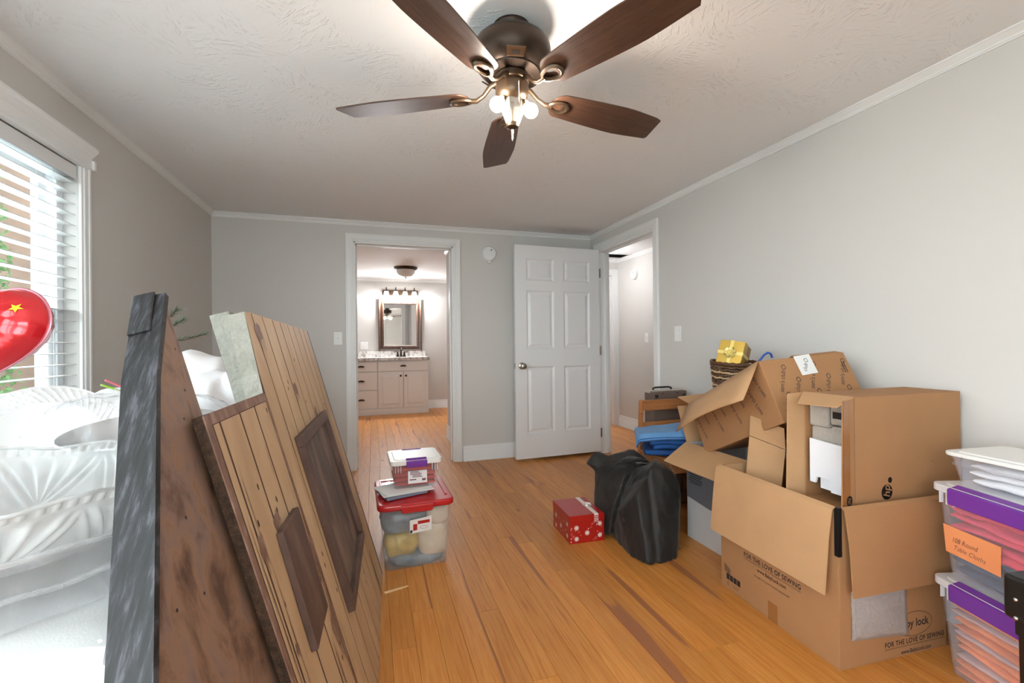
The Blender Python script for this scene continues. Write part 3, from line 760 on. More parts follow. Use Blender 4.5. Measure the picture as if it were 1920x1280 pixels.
# blades with open-loop irons
ZB = -0.250+0.012
def blade_outline(n=14):
    """half widths along r"""
    pts = []
    for k in range(9):
        a = PI/2*(1-k/8)
        pts.append((0.205-0.048*math.sin(a), 0.0 + 0.058*math.cos(a)))
    for k in range(1, n+1):
        t = k/n; r = 0.205+t*(0.648-0.205)
        w = 0.058 + 0.0165*math.sin(min(1, t*1.05)*PI*0.62) - 0.014*max(0, t-.62)/.38
        pts.append((r, w))
    return pts
half = blade_outline()
poly = [(r, w) for r, w in half] + [(0.655, 0.048)] + [(0.640, -half[-1][1]+.004)] + [(r, -w) for r, w in reversed(half[:-1])]
for k, deg in enumerate((8.1, 80.1, 152.1, 224.1, 296.1)):
    mm_ = Matrix.Rotation(R(deg), 4, 'Z') @ Matrix.Translation((0, 0, ZB)) @ Matrix.Rotation(R(-11), 4, 'X')
    bo = MB().prism([(x, y, 0) for x, y in poly], (0, 0, .0055)).obj('blade', 'blade', fan, bevel=0.0015)
    bo.matrix_local = mm_
    ir = MB()
    # stem from the hub, then a teardrop loop under the blade root
    ir.tube([(.050, 0, .046), (.078, 0, .034), (.104, 0, .006), (.130, 0, -.008), (.158, 0, -.006)], [.011, .0085, .0075, .0085, .009], 10)
    lp = []
    for q in range(28):
        t = 2*PI*q/28
        x = .187 - .038*math.cos(t); y = .030*math.sin(t)*(0.62+0.38*math.sin(t/2)**2)
        lp.append((x, y, -.0055))
    ir.tube(lp, .0075, 8, closed=True)
    ir.prism([(.205, -.026, -.002), (.226, -.016, -.002), (.232, 0, -.002), (.226, .016, -.002), (.205, .026, -.002)], (0, 0, -.006))
    io = ir.obj('blade_iron', 'bronze_light', fan, smooth=40); io.matrix_local = mm_
    for x, y in ((.218, .010), (.218, -.010)):
        so = MB().lathe([(.004, 0), (.004, -.004), (.002, -.006)], 10, Matrix.Translation((x, y, -.006))).obj('screw', 'bronze', fan); so.matrix_local = mm_
# light kit: faceted clear lantern in the middle, a bare bulb on either side
MB().lathe([(.032, zz(2.0)), (.040, zz(1.985)), (.040, zz(1.955)), (.022, zz(1.908))], 6, cap=False).obj('glass_lantern', 'lantern_glass', fan, solid=.003)
for i in range(6):
    lf = MB()
    a = 2*PI*i/6
    P_ = lambda r, z: (r*math.cos(a), r*math.sin(a), zz(z))
    lf.tube([P_(.033, 2.0), P_(.041, 1.985), P_(.041, 1.955), P_(.023, 1.907)], .0016, 6).obj('lantern_rib', 'nickel', fan)
MB().lathe([(.006, zz(2.0)), (.006, zz(1.90))], 10).obj('center_rod', 'bronze_light', fan)
MB().lathe([(.004, zz(1.912)), (.021, zz(1.910)), (.0235, zz(1.903)), (.021, zz(1.896)), (.010, zz(1.890)), (.004, zz(1.888))], 24).obj('bottom_cap', 'bronze_light', fan, smooth=40)
MB().lathe([(.0045, zz(1.89)), (.0045, zz(1.868)), (.0028, zz(1.862)), (.0045, zz(1.857)), (.001, zz(1.848))], 12).obj('finial', 'nickel', fan, smooth=40)
for k, a in enumerate((-14, 201)):
    a = R(a); d = Vector((math.cos(a), math.sin(a), 0))
    s0 = Vector((0, 0, zz(1.995))) + d*.028; s1 = Vector((0, 0, zz(1.978))) + d*.046
    so = MB().tube([s0, s1], .013, 14).obj('socket', 'bronze_light', fan, smooth=40)
    c_ = Vector((0, 0, zz(1.957))) + d*.066
    b1 = MB().lathe([(.001, -.026), (.012, -.0235), (.021, -.015), (.0255, -.003), (.0245, .008), (.018, .018), (.013, .026), (.012, .036)], 24, Matrix.Translation(c_) @ d.lerp(Vector((0, 0, -1)), .55).normalized().to_track_quat('-Z', 'Y').to_matrix().to_4x4()).obj('bulb', 'bulb', fan, smooth=60)
    lt = bpy.data.lights.new('fan_bulb_light', 'POINT'); lt.energy = FAN_W; lt.color = (1.0, 0.9, 0.79); lt.shadow_soft_size = .03
    lo = bpy.data.objects.new('fan_bulb_light', lt); COL.objects.link(lo); lo.location = Vector((FX, FY, ZC)) + c_ + d*.035 + Vector((0, 0, -.012))
ch = MB()
for k in range(16): ch.lathe([(.0003, -.0018), (.0018, 0), (.0003, .0018)], 6, Matrix.Translation((.006, -.0605, -.222-.0042*k)), cap=False)
ch.obj('pull_chain', 'nickel', fan)['kind'] = 'stuff'

# ================================================================== bathroom
VY = 7.55
van = thing('bathroom_vanity', 'white bathroom vanity cabinet with bronze pulls under a granite top', 'cabinet', (0.24, 7.8, 0))
VX0, VX1 = -0.43, 0.90
MB().box(VX0, VX1, VY+.02, 8.045, 0.10, 0.872).obj('body', 'cab_white', van, world=True)
MB().box(VX0, VX1-.0, VY-.005, 8.04, 0.0, 0.10).obj('toe_base', 'cab_white', van, world=True, bevel=.004)
def front(x0, x1, z0, z1, nm, raised):
    o = MB().box(x0, x1, VY, VY+.02, z0, z1).obj(nm, 'cab_white', van, world=True, bevel=.004)
    if raised:
        MB().hexa([(x0+.05, VY+.002, z0+.05), (x1-.05, VY+.002, z0+.05), (x1-.05, VY+.002, z1-.05), (x0+.05, VY+.002, z1-.05), (x0+.075, VY-.008, z0+.075), (x1-.075, VY-.008, z0+.075), (x1-.075, VY-.008, z1-.075), (x0+.075, VY-.008, z1-.075)]).obj('raised_panel', 'cab_white', o, world=True)
        g = MB()
        for a, b_ in (((x0+.045, z0+.045), (x1-.045, z0+.049)), ((x0+.045, z1-.049), (x1-.045, z1-.045)), ((x0+.045, z0+.045), (x0+.049, z1-.045)), ((x1-.049, z0+.045), (x1-.045, z1-.045))):
            g.box(a[0], b_[0], VY-.004, VY, a[1], b_[1])
        g.obj('panel_bead', 'cab_white', o, world=True)
    return o
def cup(o, x, z):
    MB().grid(lambda u, v: (x+.05*math.cos(PI*u)*math.cos(v*PI/2*.9)*1.0, VY-.003-.024*math.sin(PI*u*.999+.001)*math.cos(v*PI/2*.95), z+.026*math.sin(v*PI/2)-.008), 13, 6).obj('cup_pull', 'bronze', o, world=True, smooth=60, solid=.002)
for z0, z1 in ((0.70, 0.855), (0.405, 0.685), (0.105, 0.39)):
    o = front(VX0+.012, 0.087, z0, z1, 'drawer', False); cup(o, -0.155, (z0+z1)/2)
o = front(0.105, 0.882, 0.70, 0.855, 'drawer', False); cup(o, 0.494, 0.778)
for x0, x1, kx in ((0.105, 0.488, 0.452), (0.500, 0.882, 0.537)):
    o = front(x0, x1, 0.105, 0.685, 'cabinet_door', True)
    MB().lathe([(.006, 0), (.006, .014), (.016, .018), (.017, .024), (.010, .029), (.001, .030)], 18, Matrix.Translation((kx, VY, .622)) @ Matrix.Rotation(R(90), 4, 'X')).obj('knob', 'bronze', o, world=True, smooth=50)
ct = thing('vanity_countertop', 'speckled grey granite vanity top with backsplash', 'countertop', (0.24, 7.8, 0.872))
MB().box(VX0-.02, 0.918, VY-.03, 8.045, 0.872, 0.918).obj('slab', 'granite', ct, world=True, bevel=.004)
MB().box(VX0-.02, 0.918, 8.022, 8.045, 0.918, 1.02).obj('backsplash', 'granite', ct, world=True, bevel=.002)
fc = thing('faucet', 'dark bronze two-handle faucet on the granite top', 'faucet', (0.485, 7.93, 0.918))
MB().box(-.08, .08, -.025, .025, 0, .012).obj('deck_plate', 'bronze', fc, bevel=.005)
for s_ in (-1, 1):
    MB().lathe([(.026, .01), (.020, .03), (.012, .06), (.014, .075), (.010, .085)], 18, Matrix.Translation((s_*.055, 0, 0))).obj('handle_base', 'bronze', fc, smooth=40)
    MB().tube([(s_*.055, 0, .08), (s_*.085, -.01, .088), (s_*.12, -.02, .085)], [.007, .006, .008], 8).obj('lever', 'bronze', fc, smooth=50)
MB().tube([(0, .005, .01), (0, .005, .07), (0, 0, .12), (0, -.03, .15), (0, -.07, .145), (0, -.09, .12)], [.02, .016, .013, .012, .011, .011], 12).obj('spout', 'bronze', fc, smooth=50)
mr_ = thing('wall_mirror', 'rectangular mirror in a dark brown stepped frame', 'mirror', (0.485, BY1, 1.464))
MW, MH = 0.365, 0.447
def mframe(i0, i1, y0, y1, nm, mat):
    a = [(-MW+i0, y0, -MH+i0), (MW-i0, y0, -MH+i0), (MW-i0, y0, MH-i0), (-MW+i0, y0, MH-i0)]
    b_ = [(-MW+i1, y1, -MH+i1), (MW-i1, y1, -MH+i1), (MW-i1, y1, MH-i1), (-MW+i1, y1, MH-i1)]
    return a, b_
fr = MB()
prof = [(0, 0), (0, -.03), (.012, -.036), (.03, -.024), (.052, -.022), (.064, -.032), (.078, -.03), (.09, -.010), (.095, -.006)]
for (i0, y0), (i1, y1) in zip(prof, prof[1:]):
    a, b_ = mframe(i0, i1, y0, y1, '', '')
    fr.add(a+b_, [(i, (i+1) % 4, 4+(i+1) % 4, 4+i) for i in range(4)])
fr.obj('frame', 'mirror_frame', mr_)
MB().box(-MW+.09, MW-.09, -.008, -.002, -MH+.09, MH-.09).obj('glass', 'mirror', mr_)
lb = thing('vanity_light', 'four-shade bronze vanity light bar above the mirror', 'wall light', (0.489, BY1, 2.02))
MB().box(-.30, .30, -.02, 0, -.05, .045).obj('back_plate', 'bronze_light', lb, bevel=.012)
for x in (-.235, -.08, .075, .23):
    MB().tube([(x, -.015, .02), (x, -.06, .035), (x, -.10, .045)], .008, 8).obj('arm', 'bronze_light', lb, smooth=50)
    MB().lathe([(.026, .012), (.024, .03), (.012, .045), (.008, .075), (.003, .09)], 16, Matrix.Translation((x, -.10, 0))).obj('socket_cap', 'bronze_light', lb, smooth=40)
    MB().lathe([(.030, .012), (.036, -.02), (.046, -.06), (.056, -.095)], 24, Matrix.Translation((x, -.10, 0)), cap=False).obj('shade', 'vanity_shade', lb, smooth=50, solid=.004)
    lt = bpy.data.lights.new('vanity_bulb_light', 'POINT'); lt.energy = VAN_W; lt.color = (0.97, 0.98, 1.0); lt.shadow_soft_size = .03
    lo = bpy.data.objects.new('vanity_bulb_light', lt); COL.objects.link(lo); lo.location = (0.489+x, BY1-.10, 1.895)
cl = thing('ceiling_light', 'bronze-rimmed glass dome light on the bathroom ceiling', 'ceiling light', (0.49, 6.75, ZC))
MB().lathe([(.001, 0), (.165, 0), (.168, -.012), (.150, -.034), (.13, -.042)], 40).obj('rim', 'bronze', cl, smooth=40)
MB().lathe([(.135, -.04), (.128, -.075), (.10, -.115), (.06, -.138), (.001, -.146)], 40, cap=False).obj('glass_dome', 'dome_glass', cl, smooth=60)
MB().lathe([(.012, -.143), (.012, -.152), (.004, -.160)], 14).obj('finial', 'bronze', cl, smooth=40)
def added_ceil_lamp(x, y, w, label, col=(0.98, .98, 1.0)):  # unseen lamps, added to light the hall and the room beyond
    t = thing('ceiling_light', label, 'ceiling light', (x, y, ZC))
    MB().lathe([(.001, 0), (.15, 0), (.15, -.03), (.14, -.04)], 32).obj('rim', 'bronze', t, smooth=40)
    MB().lathe([(.138, -.04), (.12, -.08), (.07, -.11), (.001, -.12)], 32, cap=False).obj('glass_dome', 'dome_glass', t, smooth=60)
    lt = bpy.data.lights.new('added_lamp_light', 'POINT'); lt.energy = w; lt.color = col; lt.shadow_soft_size = .12
    lo = bpy.data.objects.new('added_lamp_light', lt); COL.objects.link(lo); lo.location = (x, y, ZC-.26)
added_ceil_lamp(2.60, 4.92, HALL_W, 'unseen dome light added to brighten the hall')
added_ceil_lamp(3.3, 6.8, HALL_W*3.5, 'unseen dome light added to brighten the far room')
# ================================================================== boxes and bins along the right wall
TH = 0.005
def hollow(mb, w, d, h, t=TH, m=None):
    """open-top box, local x 0..w, y 0..d, z 0..h"""
    o = [(0,0,0),(w,0,0),(w,d,0),(0,d,0),(0,0,h),(w,0,h),(w,d,h),(0,d,h)]
    i = [(t,t,t),(w-t,t,t),(w-t,d-t,t),(t,d-t,t),(t,t,h),(w-t,t,h),(w-t,d-t,h),(t,d-t,h)]
    return mb.add(o+i, [(0,3,2,1),(0,1,5,4),(1,2,6,5),(2,3,7,6),(3,0,4,7),(8,9,10,11),(8,12,13,9),(9,13,14,10),(10,14,15,11),(11,15,12,8),(4,5,13,12),(5,6,14,13),(6,7,15,14),(7,4,12,15)], m)
def sheet(pts, t, nrm=None):
    """flat cardboard sheet from a 3D polygon, thickness t behind it"""
    pts = [Vector(p) for p in pts]
    n = (pts[1]-pts[0]).cross(pts[2]-pts[0]).normalized()
    return MB().prism(pts, n*t)

# --- the big open carton on the floor
bx_ = thing('open_carton', 'large brown open carton with flaps folded out and sewing slogan printed on it', 'box', (1.521, 1.150, 0), (0, 0, R(-2.9)))
BW, BD, BH = 0.500, 0.580, 0.557
RH = 0.512      # the right wall is crushed lower under the printer carton
MB().box(0, BW, 0, BD, 0, TH).box(0, TH, 0, BD, TH, BH).box(TH, BW, 0, TH, TH, BH).box(TH, BW, BD-TH, BD, TH, BH).box(BW-TH, BW, TH, BD-TH, TH, RH).obj('body', 'kraft_out', bx_, bevel=.0015)
# left flap hangs outside the left face, slightly away from it; right flap over the near face
def bent(p0, p1, dirs, lens, t=.0045):
    """strip hinged on edge p0-p1, falling along successive directions"""
    mb = MB(); a, b_ = Vector(p0), Vector(p1)
    rows = [(a, b_)]
    for d, l in zip(dirs, lens):
        d = Vector(d).normalized(); a, b_ = a+d*l, b_+d*l; rows.append((a, b_))
    vs = [];
    for k, (a, b_) in enumerate(rows):
        if k == 0: dd = rows[1][0]-rows[0][0]
        elif k == len(rows)-1: dd = rows[k][0]-rows[k-1][0]
        else: dd = rows[k+1][0]-rows[k-1][0]
        n = dd.cross(b_-a).normalized()*t
        vs += [a, b_, a+n, b_+n]
    fs = [(0, 1, 3, 2)]
    for k in range(len(rows)-1):
        i = 4*k; j = i+4
        fs += [(i, j, j+1, i+1), (i+2, i+3, j+3, j+2), (i, i+2, j+2, j), (i+1, j+1, j+3, i+3)]
    i = 4*(len(rows)-1); fs.append((i, i+2, i+3, i+1))
    mb.add(vs, fs)
    return mb
bent((-.002, .585, BH), (-.002, .008, BH), [(-.5, 0, -.3), (-.16, 0, -1), (-.10, 0, -1)], [.014, .10, .19]).obj('flap', 'kraft', bx_, smooth=40)
fl2 = bent((.012, -.002, BH), (.488, -.002, BH), [(0, -.5, -.3), (0, -.14, -1), (.0, -.06, -1)], [.012, .12, .165]).obj('flap', 'kraft_out', bx_, smooth=40)
bent((BW, .02, RH), (BW, .56, RH), [(.5, 0, .1), (.35, 0, -1)], [.008, .20]).obj('flap', 'kraft', bx_, smooth=40)
bent((.47, BD-.007, BH), (.02, BD-.007, BH), [(0, -.3, -1)], [.17]).obj('flap', 'kraft', bx_, smooth=40)
MB().box(-.003, .012, -.0035, .012, .39, BH).obj('corner_strip', 'black', bx_)  # black strip down the corner between the flaps
XF, NF = (0, -1, 0), (1, 0, 0)     # reading directions on the left face and on the near face
pr = MB()
put_text(pr, 'FOR THE LOVE OF SEWING', .027, (0, .294, .205), XF, (0, 0, 1), bold=.0006, width=.285, spacing=1.1)
quad(pr, (0, .294, .190), XF, (0, 0, 1), .287, .0012)
quad(pr, (0, .294, .187), XF, (0, 0, 1), .287, .0008)
put_text(pr, 'www.BabyLock.com', .022, (0, .290, .171), XF, (0, 0, 1), bold=.0003, width=.145)
put_text(pr, 'Brought to You by Tacony Corporation\u00ae', .012, (0, .290, .142), XF, (0, 0, 1), width=.175)
ringgeo(pr, (0, .295, .282), XF, (0, 0, 1), .088, .052, .0018, n=48)
put_text(pr, 'baby lock', .042, (0, .295, .284), XF, (0, 0, 1), bold=.0006, width=.14)
# handling marks low on the far end
for k in range(4):
    y0 = .545-k*.022
    quad(pr, (0, y0-.009, .058), XF, (0, 0, 1), .019, .026)
ringgeo(pr, (0, .535, .028), XF, (0, 0, 1), .008, .009, .0015, n=20)
put_text(pr, 'c', .012, (0, .535, .029), XF, (0, 0, 1))
for k in range(3): quad(pr, (0, .49, .034-k*.006), XF, (0, 0, 1), .05-.008*k, .0012)
for k in range(9): quad(pr, (0, .556-.0042*k-random.random()*.001, .096-.002*k), XF, (0, 0, 1), .0016 if k % 2 else .0026, .034)
m2 = frame((0, 0, 0), (1, 0, 0), (0, 1, 0))
put_text(pr, 'FOR THE LOVE OF SEWING', .025, (.345, 0, .050), NF, (0, 0, 1), bold=.0006, width=.285, spacing=1.1)
quad(pr, (.345, 0, .036), NF, (0, 0, 1), .287, .0012); quad(pr, (.345, 0, .033), NF, (0, 0, 1), .287, .0008)
put_text(pr, 'www.BabyLock.com', .021, (.350, 0, .014), NF, (0, 0, 1), bold=.0003, width=.145)
ringgeo(pr, (.342, 0, .108), NF, (0, 0, 1), .086, .044, .0018, n=48)
put_text(pr, 'baby lock', .040, (.340, 0, .110), NF, (0, 0, 1), bold=.0008, width=.142)
pr.obj('printed_lettering', 'ink', bx_, recalc=False)['kind'] = 'stuff'
quad(MB(), (0, .283, .038), XF, (0, 0, 1), .047, .076, .0008).obj('tape_strip', 'tape', bx_, recalc=False)
quad(MB(), (0, .487, .250), XF, (0, 0, 1), .11, .03, .0008).obj('paper_sticker', 'paper', bx_, recalc=False)
pk = MB()
def pkf(u, v):
    w = .252 if v < .9 else .246
    return (.050+u*(.248+.012*(1-v)), -.004-.006*math.sin(PI*u)*math.sin(PI*v)-.0015*math.sin(9*u+5*v), .075+.022*(1-u)*(1-v)+v*.19)
pk.grid(pkf, 16, 12)
pko = pk.obj('document_pouch', 'film_packet', bx_, smooth=60, solid=.001, recalc=False)

# --- printer carton lying across the top of it
hpb = thing('printer_carton', 'brown printer carton open at its left end lying on top of the big open carton', 'box', (1.628, 1.167, 0.5150))
PW_, PD, PH = 0.569, 0.197, 0.413
t = TH
# body open at local x=0
o_ = [(0,0,0),(PW_,0,0),(PW_,PD,0),(0,PD,0),(0,0,PH),(PW_,0,PH),(PW_,PD,PH),(0,PD,PH)]
i_ = [(0,t,t),(PW_-t,t,t),(PW_-t,PD-t,t),(0,PD-t,t),(0,t,PH-t),(PW_-t,t,PH-t),(PW_-t,PD-t,PH-t),(0,PD-t,PH-t)]
MB().add(o_+i_, [(0,3,2,1),(4,5,6,7),(0,1,5,4),(1,2,6,5),(2,3,7,6),(8,9,10,11),(12,15,14,13),(8,12,13,9),(9,13,14,10),(10,14,15,11),(0,4,12,8),(4,7,15,12),(7,3,11,15),(3,0,8,11)]).obj('body', 'kraft_out', hpb, bevel=.003)
# near flap, top flap, far flap, bottom flap at the open end
sheet([(0, .0005, .004), (-.080, -.012, .004), (-.072, -.012, PH-.008), (0, .0005, PH-.002)], .004).obj('flap', 'kraft_out', hpb, bevel=.001)
sheet([(0, 0, PH), (0, PD, PH), (-.098, PD-.058, PH-.034), (-.098, -.012, PH-.030)], .004).obj('flap', 'kraft', hpb, bevel=.001)
sheet([(0, PD, 0), (-.082, PD+.012, .0), (-.070, PD+.012, PH-.004), (0, PD, PH)], -.004).obj('flap', 'kraft', hpb, bevel=.001)
sheet([(0, 0.006, 0.0), (0, PD-.006, 0.0), (-.06, PD-.012, .0), (-.06, .012, .0)], .003).obj('flap', 'kraft', hpb)
MB().add([(-.032, -.0064, .006), (-.078, -.0134, .006), (-.070, -.0130, PH-.010), (-.030, -.0060, PH-.006)], [(0, 1, 2, 3)]).obj('tape_strip', 'tape', hpb, recalc=False)
NX, NZ = (1, 0, 0), (0, 0, 1)
quad(MB(), (.0, -.0002, PH/2), NX, NZ, .0035, PH-.004).obj('fold_line', 'kraft_edge', hpb, recalc=False)
lg = MB(); disc(lg, (.157, 0, .064), NX, NZ, .028); disc(lg, (.173, 0, .106), NX, NZ, .0105)
disc(lg, (.40, 0, .155), NX, NZ, .002)
fx = Vector((-.076, -.0115, 0)).normalized(); 
disc(lg, (-.040, -.0073, .056), -fx, NZ, .0175, lift=.0014)
lg.obj('logo_disc', 'black', hpb, recalc=False)['kind'] = 'stuff'
lt_ = MB(); put_text(lt_, 'hp', .046, (.156, 0, .066), (0, 0, 1), (-1, 0, 0), shear=.25, bold=.0003, lift=.0012)
put_text(lt_, 'hp', .024, (-.040, -.0073, .056), (0, 0, -1), -fx, shear=.25, lift=.002)
lt_.obj('logo_lettering', 'kraft_out', hpb, recalc=False)
tp = MB()
ringgeo(tp, (.13, .10, PH), (1, 0, 0), (0, 1, 0), .034, .02, .012, n=24); disc(tp, (.07, .085, PH), (1, 0, 0), (0, 1, 0), .008); quad(tp, (.02, .09, PH), (1, 0, 0), (0, 1, 0), .06, .03)
quad(tp, (.40, .12, PH), (1, 0, 0), (0, 1, 0), .09, .005)
tp.obj('printed_mark', 'kraft_edge', hpb, recalc=False)
# packing inside the printer carton
pp = thing('packing_insert', 'grey moulded pulp packing inside the printer carton', 'packing', (1.70, 1.27, 0.70))
MB().box(-.055, .12, -.055, .00, .115, .205).box(-.055, .12, .006, .085, .10, .205).box(-.05, .12, -.05, .08, .02, .10).box(-.045, .12, -.05, .005, .06, .108).obj('block', 'pulp', pp, bevel=.008)
MB().box(-.057, -.02, -.045, -.012, .14, .165).obj('slot', 'black', pp)
fp = thing('foam_board', 'white board with a cut-out standing in the mouth of the printer carton', 'packing', (1.625, 1.25, 0.566))
MB().prism([(0, -.074, .0), (0, -.074, .178), (0, .088, .188), (0, .088, .02), (0, .066, .02), (0, .060, .045), (0, .012, .045), (0, .004, .0)], (.010, 0, 0)).obj('board', 'foam', fp, bevel=.001)
MB().prism([(.02, .0, .0), (.02, .06, .0), (.02, .06, .05), (.02, .02, .06)], (.006, 0, 0)).obj('tab', 'foam', fp)
# tan divider standing in the big carton
dv = thing('cardboard_divider', 'creased tan cardboard divider standing up in the big open carton', 'cardboard', (1.66, 1.58, 0.006))
_q = lambda x, y, z: (x-1.66, y-1.58, z-.006)
sheet([_q(1.632, 1.66, .532), _q(1.660, 1.50, .493), _q(1.686, 1.50, .665), _q(1.653, 1.66, .697)], -.004).obj('lower_panel', 'kraft', dv, bevel=.001)
sheet([_q(1.653, 1.66, .699), _q(1.686, 1.50, .667), _q(1.680, 1.50, .757), _q(1.659, 1.66, .791)], -.004).obj('upper_panel', 'kraft', dv, bevel=.001)
sheet([_q(1.632, 1.66, .006), _q(1.660, 1.50, .006), _q(1.660, 1.50, .493), _q(1.632, 1.66, .532)], -.004).obj('foot_panel', 'kraft', dv)

# --- pale carton behind, with the tilted wholesale-club carton on it
wc = thing('pale_carton', 'pale grey printed carton with tan flaps under the tilted box', 'box', (1.752, 1.745, 0))
CW, CD, CH = 0.43, 0.475, 0.545
hollow(MB(), CW, CD, CH).obj('body', 'carton_white', wc, bevel=.002)
bent((0, .475, CH), (0, .01, CH), [(-1, 0, -.62)], [.185]).obj('flap', 'kraft', wc)
sheet([(.0, CD, CH), (.42, CD, CH), (.40, CD+.08, CH+.20), (.0, CD+.08, CH+.20)], .004).obj('flap', 'kraft', wc)
bent((.42, .005, CH), (.42, .465, CH), [(.2, 0, 1)], [.03]).obj('flap', 'kraft', wc)
gy = MB()
gy.prism([(-.0012, .475, CH-.004), (-.0012, .475, .235), (-.0012, .30, .215), (-.0012, .0, .21), (-.0012, 0, CH-.004)], (-.0004, 0, 0))
gy.obj('grey_band', plain('carton_grey', lin(110, 110, 116), 0.6), wc)
bk = MB()
for k in range(9): quad(bk, (-.0018, .40, .42-k*.012), (0, -1, 0), (0, 0, 1), .11-(.02 if k % 3 == 2 else 0), .005)
quad(bk, (-.0018, .40, .445), (0, -1, 0), (0, 0, 1), .10, .012)
for k in range(6): quad(bk, (-.0018, .10, .115-k*.010), (0, -1, 0), (0, 0, 1), .17, .002)
# dark star-burst art at the near side
star = []
for k in range(14):
    a = 2*PI*k/14; rr = .085 if k % 2 else .05
    star.append((-.0018, .05+rr*math.cos(a), .43+rr*math.sin(a)))
bk.add(star, [tuple(range(14))])
ringgeo(bk, (-.0018, .03, .24), (0, -1, 0), (0, 0, 1), .13, .06, .012, lift=.0002, a0=PI*.9, a1=PI*1.6)
bk.obj('printed_lettering', 'black', wc, recalc=False)['kind'] = 'stuff'
MB().box(-.001, .02, .30, .31, .0, .01)

for k, (x, y, z, sx, sy, sz) in enumerate(((1.80, 1.80, .47, .09, .06, .06), (1.86, 2.12, .49, .06, .05, .07))):
    q = thing('foam_block', ['white foam block at the near end of the pale carton', 'white foam block at the far end of the pale carton'][k], 'packing', (x, y, z))
    MB().box(-sx/2, sx/2, -sy/2, sy/2, 0, sz).obj('block', 'foam', q, bevel=.004)
    MB().box(-sx/2-.02, sx/2-.03, -sy/2+.01, sy/2-.01, sz*.2, sz*.6).obj('rib', 'foam', q, bevel=.003)
    MB().box(-sx/3, sx/3, -sy/3, sy/3, -(z-.006), 0).obj('foot', 'foam', q)

SD = 2.24
_d = Vector((1.474, 1.316, 0.823)) - Vector((0, 0, CAM_H)); _d.normalize()
sam = thing('tilted_carton', 'brown carton printed all over with store lettering, tipped onto the pale carton', 'box', (Vector((0, 0, CAM_H)) + _d*SD))
SW, SDp, SH = 0.398*SD/2, 0.565*SD/2, 0.253*SD/2
sam.rotation_mode = 'XYZ'
sam.rotation_euler = (Matrix.Rotation(R(-8.5), 3, 'Z') @ Matrix.Rotation(R(-24.6), 3, 'X') @ Matrix.Rotation(R(-4.8), 3, 'Y')).to_euler()
hollow(MB(), SW, SDp, SH).obj('body', 'kraft_out', sam, bevel=.003)
def bowed(p0, p1, d, l, bow, t=.004, n=8):
    """flap hinged at p0-p1 that sags between its ends"""
    p0, p1, d = Vector(p0), Vector(p1), Vector(d).normalized()
    nn = (p1-p0).cross(d).normalized()
    mb = MB(); mb.grid(lambda u, v: p0.lerp(p1, u)+d*l*v*(1-.10*(1-u)) + nn*bow*v*math.sin(PI*u), n, 4)
    return mb
bowed((-.003, SDp, SH), (-.003, 0, SH), (-.65, .02, -.76), .215, -.022).obj('flap', 'kraft', sam, smooth=60, solid=.0045, recalc=False)
bent((SW*.45, 0, SH), (SW*.98, 0, SH), [(0, .55, .35), (0, 1, -.1)], [.035, .02]).obj('flap', 'kraft_out', sam)
bent((SW-.006, .02, SH), (SW-.006, SDp-.02, SH), [(-.3, 0, -1)], [.10]).obj('flap', 'kraft', sam)
bent((0, SDp, SH), (SW, SDp, SH), [(0, .8, .6)], [.12]).obj('flap', 'kraft', sam)
wr = MB()
def club(mb, o, ang, X, Z, s=.030):
    X, Z = Vector(X), Vector(Z)
    dx = X*math.cos(ang)+Z*math.sin(ang); dy = -X*math.sin(ang)+Z*math.cos(ang)
    o = Vector(o)
    put_text(mb, "sam's club", s, o, dx, dy, width=s*3.5)
    c_ = o + dx*s*2.35
    m4 = frame(c_, dx, dy); a, w = s*.46, s*.12
    pts = []
    for i in range(17):
        t_ = 2*PI*i/16
        pr_ = 1/(abs(math.cos(t_))**1.4+abs(math.sin(t_))**1.4)**(1/1.4)
        pts += [(a*pr_*math.cos(t_), a*.85*pr_*math.sin(t_), .0006), ((a-w)*pr_*math.cos(t_), (a-w)*.85*pr_*math.sin(t_), .0006)]
    mb.add(pts, [(2*i, 2*i+2, 2*i+3, 2*i+1) for i in range(16)], m4)
ang = R(62)
for cidx in range(6):
    for r_ in range(3):
        px_ = .045+cidx*.078+r_*.03; pz = .055+r_*.125+(cidx % 2)*.062
        if px_ < SW-.055 and .05 < pz < SH-.05: club(wr, (px_, 0, pz), ang, (1, 0, 0), (0, 0, 1), .030)
for cidx in range(9):
    for r_ in range(3):
        py_ = .04+cidx*.078+r_*.02; pz = .055+r_*.125+(cidx % 2)*.062
        if py_ < SDp-.04 and .055 < pz < SH-.06: club(wr, (0, py_, pz), R(105), (0, -1, 0), (0, 0, 1), .030)
wr.obj('printed_lettering', 'ink_blue', sam, recalc=False)['kind'] = 'stuff'
lbp = quad(MB(), (SW*.50, 0, SH-.040), (1, 0, .05), (0, 0, 1), .085, .092, .0012).obj('white_sticker', 'paper', sam, recalc=False)
put_text(MB(), 'club\u25c7', .026, (SW*.50, 0, SH-.040), (.5, 0, .86), (-.86, 0, .5), lift=.0018).obj('sticker_lettering', 'ink_blue', lbp, recalc=False)
q = MB()
for k in range(2): quad(q, (SW-.035+k*.010, 0, SH-.07), (1, 0, 0), (0, 0, 1), .004, .055)
q.obj('arrow_mark', 'ink', sam, recalc=False)

